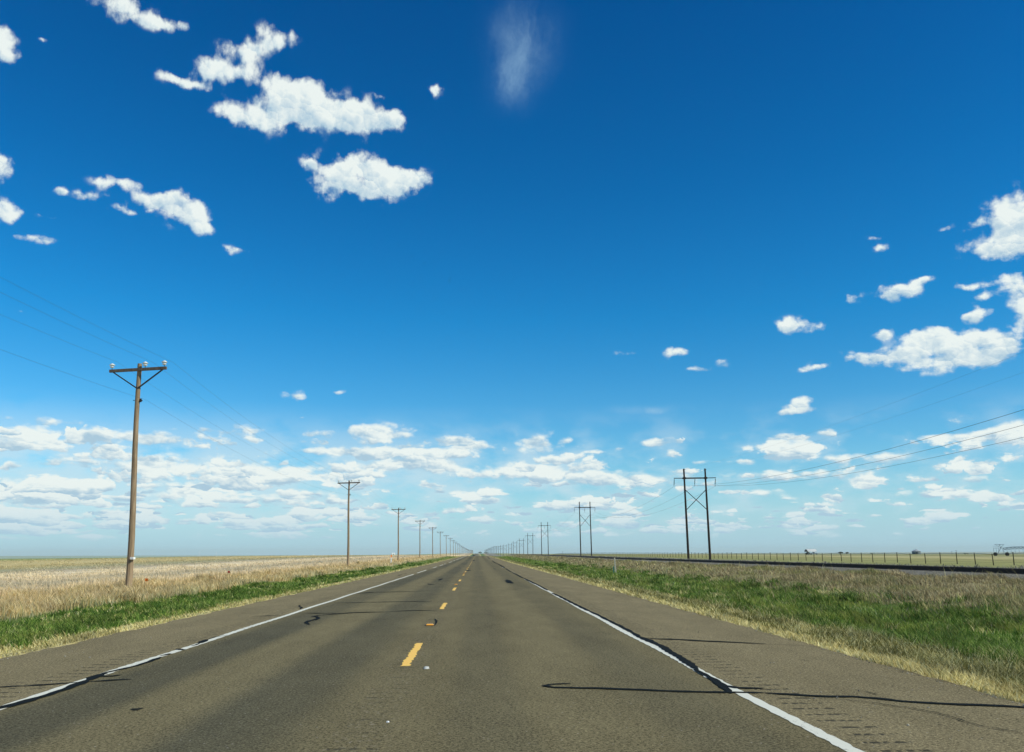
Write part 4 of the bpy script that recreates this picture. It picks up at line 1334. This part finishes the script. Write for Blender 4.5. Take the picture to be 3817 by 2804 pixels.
b.bar((-2.05, 0, 1.0), (-2.05, 0, 2.8), .085, .085); b.bar((-2.05, 0, 2.8), (1.2, 0, 2.85), .085, .085); b.bar((-1.2, 0, 1.2), (-1.2, 0, 2.8), .07, .07); b.bar((-.4, 0, 1.3), (-.4, 0, 2.8), .07, .07)
pv_part(b, 'overhang_frame')
pv.rotation_euler = (0, 0, math.radians(-8))


# shrubs and far trees: leaf clumps on a short trunk
def shrub(px, Zd, w, h, lab, seed, grp='far shrubs and trees on the horizon', cat='shrub', name='shrub'):
    x, y, z = farpt(px, Zd)
    o = empty(name, (x, y, z)); tag(o, lab, cat, grp)
    R_ = random.Random(seed)
    b = MB()
    for k in range(4): b.tube((0, 0, -.2), (R_.uniform(-.3, .3) * w, R_.uniform(-.2, .2) * w, h * R_.uniform(.4, .7)), .03 * h, .01 * h, n=5)
    b.build('trunk', M['bark'], o)
    r_ = np.random.default_rng(seed); n = 900
    lob = [(R_.uniform(-.36, .36) * w, R_.uniform(-.3, .3) * w, h * R_.uniform(.3, .75), R_.uniform(.14, .24)) for _ in range(9)]
    li = r_.integers(0, 9, n); L_ = np.array(lob)[li]
    d = r_.normal(size=(n, 3)); d /= np.linalg.norm(d, axis=1)[:, None]; rr = r_.random(n) ** .4
    c0 = L_[:, :3] + d * rr[:, None] * L_[:, 3][:, None] * np.array([w, w, h * 1.0])
    c0[:, 2] = np.maximum(c0[:, 2], .05)
    s_ = .05 * h * (.6 + r_.random(n)); t1 = r_.normal(size=(n, 3)); t2 = r_.normal(size=(n, 3))
    t1 /= np.linalg.norm(t1, axis=1)[:, None]; t2 /= np.linalg.norm(t2, axis=1)[:, None]
    co = np.stack([c0 - t1 * s_[:, None], c0 + t2 * s_[:, None], c0 + t1 * s_[:, None], c0 - t2 * s_[:, None]], 1).reshape(-1, 3)
    i = np.arange(n) * 4
    np_mesh('crown', co, np.stack([i, i + 1, i + 2, i + 3], -1), M['leaf'], smooth=False, parent=o)


shrub(3132, 900, 6.0, 3.0, 'wide dark shrub right of the white carport', 3)
shrub(3157, 900, 3.4, 2.6, 'small dark shrub next to the wide one, right of the carport', 4)
shrub(3597, 1100, 3.2, 1.9, 'small shrub on the horizon left of the irrigation machine', 5)
shrub(3606, 1100, 2.6, 1.9, 'small shrub next to its twin, closest to the irrigation machine', 6)
shrub(1790, 2900, 11, 7.5, 'small rounded far tree at the end of the road', 8, cat='tree', name='tree')
shrub(1812, 2950, 16, 5.0, 'low far tree just right of the road end', 9, cat='tree', name='tree')
shrub(3250, 2600, 16, 4, 'faint low scrub on the horizon between carport and grain bin', 10)

# far poles beside the irrigation machine and on the left horizon


def small_pole(px, Zd, h, lab, grp='thin far poles on the horizon'):
    x, y, z = farpt(px, Zd)
    b = MB(); b.tube((0, 0, -.5), (0, 0, h), .16, .12, n=6); b.box((0, 0, h - .5), (2.2, .15, .15))
    o = b.build('utility_pole', M['tarwood']); o.location = (x, y, z); tag(o, lab, 'utility pole', grp)


small_pole(3565, 900, 4.2, 'short dark utility pole between the grain bin and irrigation machine')
small_pole(3548, 1300, 5, 'thinner pole just left of the short dark one, far right')
small_pole(2097, 1600, 6.5, 'lone thin pole between the second and third H-shaped towers')
lx = [150, 205, 262, 318, 372, 428, 520, 575, 640, 700]
for k, p in enumerate(lx):
    small_pole(p, 3600 + 60 * k, 7.5, 'tiny pole of a faint row on the far left horizon', 'tiny poles on the left horizon')

# wind turbines
blade_m = simple('turbine_white', (.82, .83, .84), .4, 0, .03)


def turbine(px, a0, lab):
    x, y, z = farpt(px, 9000)
    o = empty('wind_turbine', (x, y, z)); tag(o, lab, 'wind turbine', 'white wind turbines on the left horizon')
    b = MB(); b.tube((0, 0, -10), (0, 0, 42), 2.2, 1.2, n=12); b.build('tower', blade_m, o)
    b = MB(); b.box((0, -.5, 42.5), (2.4, 6, 2.6), bevel=.4); b.build('nacelle', blade_m, o)
    for k in range(3):
        a = a0 + k * 2 * math.pi / 3; d = Vector((math.sin(a), 0, math.cos(a)))
        b = MB(); b.tube(Vector((0, -4.2, 42.5)) + d * .5, Vector((0, -4.2, 42.5)) + d * 19, 1.1, .25, n=6); b.build('blade', blade_m, o)


turbine(744, .1, 'left one of two tiny white wind turbines on the horizon')
turbine(806, .5, 'right one of two tiny white wind turbines on the horizon')


# white farm sheds on the left horizon
def shed(px, Zd, w, h, lab, rz=.3):
    x, y, z = farpt(px, Zd); o = empty('farm_shed', (x, y, z + 0), rz); tag(o, lab, 'shed', 'white sheds on the left horizon')
    b = MB(); b.box((0, 0, h * .35), (w, w * .6, h * .9)); b.build('wall', M['white'], o)
    bm = bmesh.new(); pr_ = [(-w * .33, h * .8), (0, h * 1.15), (w * .33, h * .8)]
    A_ = [bm.verts.new((-w * .53, p[0], p[1])) for p in pr_]; B_ = [bm.verts.new((w * .53, p[0], p[1])) for p in pr_]
    for k in range(3): bm.faces.new((A_[k], A_[(k + 1) % 3], B_[(k + 1) % 3], B_[k]))
    bm.faces.new(list(reversed(A_))); bm.faces.new(B_); bmesh.ops.recalc_face_normals(bm, faces=bm.faces)
    me = bpy.data.meshes.new('roof'); bm.to_mesh(me); bm.free(); link_mesh('roof', me, M['galv'] if w > 12 else M['white'], o)
    b = MB(); b.box((0, -w * .3 - .05, h * .3), (w * .25, .1, h * .6)); b.build('door', M['bin'], o)


shed(1169, 2600, 4, 2.6, 'tiny white shed on the left horizon left of the second pole group')
shed(1466, 2300, 9, 4.0, 'white farm shed on the horizon behind the orange-topped marker post')

# oncoming car near the crest
cy_ = 690.0
car = empty('car', (CAM.x - 2.5, cy_, float(road_z(cy_))), math.radians(-90)); tag(car, 'dark car far down the road just beyond the crest', 'car')
car_body(car, [(-2.3, .35), (2.3, .35), (2.35, .8), (1.2, 1.0), (.6, 1.62), (-1.6, 1.62), (-2.25, 1.0)], .95, M['black'])
b = MB(); b.bar((1.18, 0, 1.04), (.66, 0, 1.56), 1.5, .05); b.build('windscreen', M['glass'], car)
for wx_ in (-1.45, 1.45):
    for wy_ in (-.86, .86): wheel(car, (wx_, wy_, .35), .35, .24)
for s_ in (-.65, .65):
    b = MB(); b.box((2.33, s_, .68), (.08, .35, .16)); b.build('headlight', M['porcelain'], car)


# birds
def bird(px, py, Dd, rz, flap, lab):
    d = ray(px, py); p = CAM + d * Dd
    bm = bmesh.new()
    sp = [(-.28, 0, 0), (-.12, .035, .05), (.05, .05, .06), (.2, .02, .03), (.27, 0, .0)]
    # body as a small spindle
    rings = []
    for (x_, r0) in ((-.26, .01), (-.12, .05), (.04, .06), (.16, .035), (.24, .01)):
        rings.append([bm.verts.new((x_, r0 * math.cos(a * math.pi / 3), r0 * math.sin(a * math.pi / 3))) for a in range(6)])
    for a_, b_ in zip(rings[:-1], rings[1:]):
        for k in range(6): bm.faces.new((a_[k], a_[(k + 1) % 6], b_[(k + 1) % 6], b_[k]))
    for s_ in (-1, 1):
        pr_ = [(.10, .04, 0), (-.08, .04, 0), (-.07, .28, flap * .2), (.12, .28, flap * .22), (-.06, .55, flap * .25), (.03, .56, flap * .27)]
        v_ = [bm.verts.new((q_[0], s_ * q_[1], q_[2])) for q_ in pr_]; f1 = bm.faces.new((v_[0], v_[1], v_[2], v_[3])); f2 = bm.faces.new((v_[3], v_[2], v_[4], v_[5]))
        bmesh.ops.solidify(bm, geom=[f1, f2], thickness=.012)
    me = bpy.data.meshes.new('bird'); bm.to_mesh(me); bm.free()
    o = link_mesh('bird', me, M['bird']); o.location = p; o.rotation_euler = (.1, .0, rz)
    tag(o, lab, 'bird', 'tiny dark birds in the blue sky')


bird(1533, 958, 330, .4, .6, 'leftmost of the tiny dark birds high in the sky')
bird(1580, 982, 330, 1.2, 1, 'tiny dark bird second from the left')
bird(1680, 1037, 330, 2.0, .3, 'topmost of the three clustered tiny birds')
bird(1674, 1046, 330, .2, 1, 'middle one of the three clustered tiny birds')
bird(1674, 1053, 330, .9, .5, 'lowest of the three clustered tiny birds')


# ------------------------------------------------------------------ air
HAZE = 6.5e-5
if HAZE:
    b = MB(); b.box((0, 7000, 10), (24000, 16000, 120))
    hz = bpy.data.materials.new('air'); hz.use_nodes = True; hz.node_tree.nodes.clear()
    pv_ = hz.node_tree.nodes.new('ShaderNodeVolumePrincipled'); pv_.inputs['Density'].default_value = HAZE
    pv_.inputs['Color'].default_value = (.88, 1.0, .93, 1); pv_.inputs['Anisotropy'].default_value = 0.0
    ho = hz.node_tree.nodes.new('ShaderNodeOutputMaterial'); hz.node_tree.links.new(pv_.outputs[0], ho.inputs['Volume'])
    o = b.build('haze', hz); tag(o, kind='stuff')
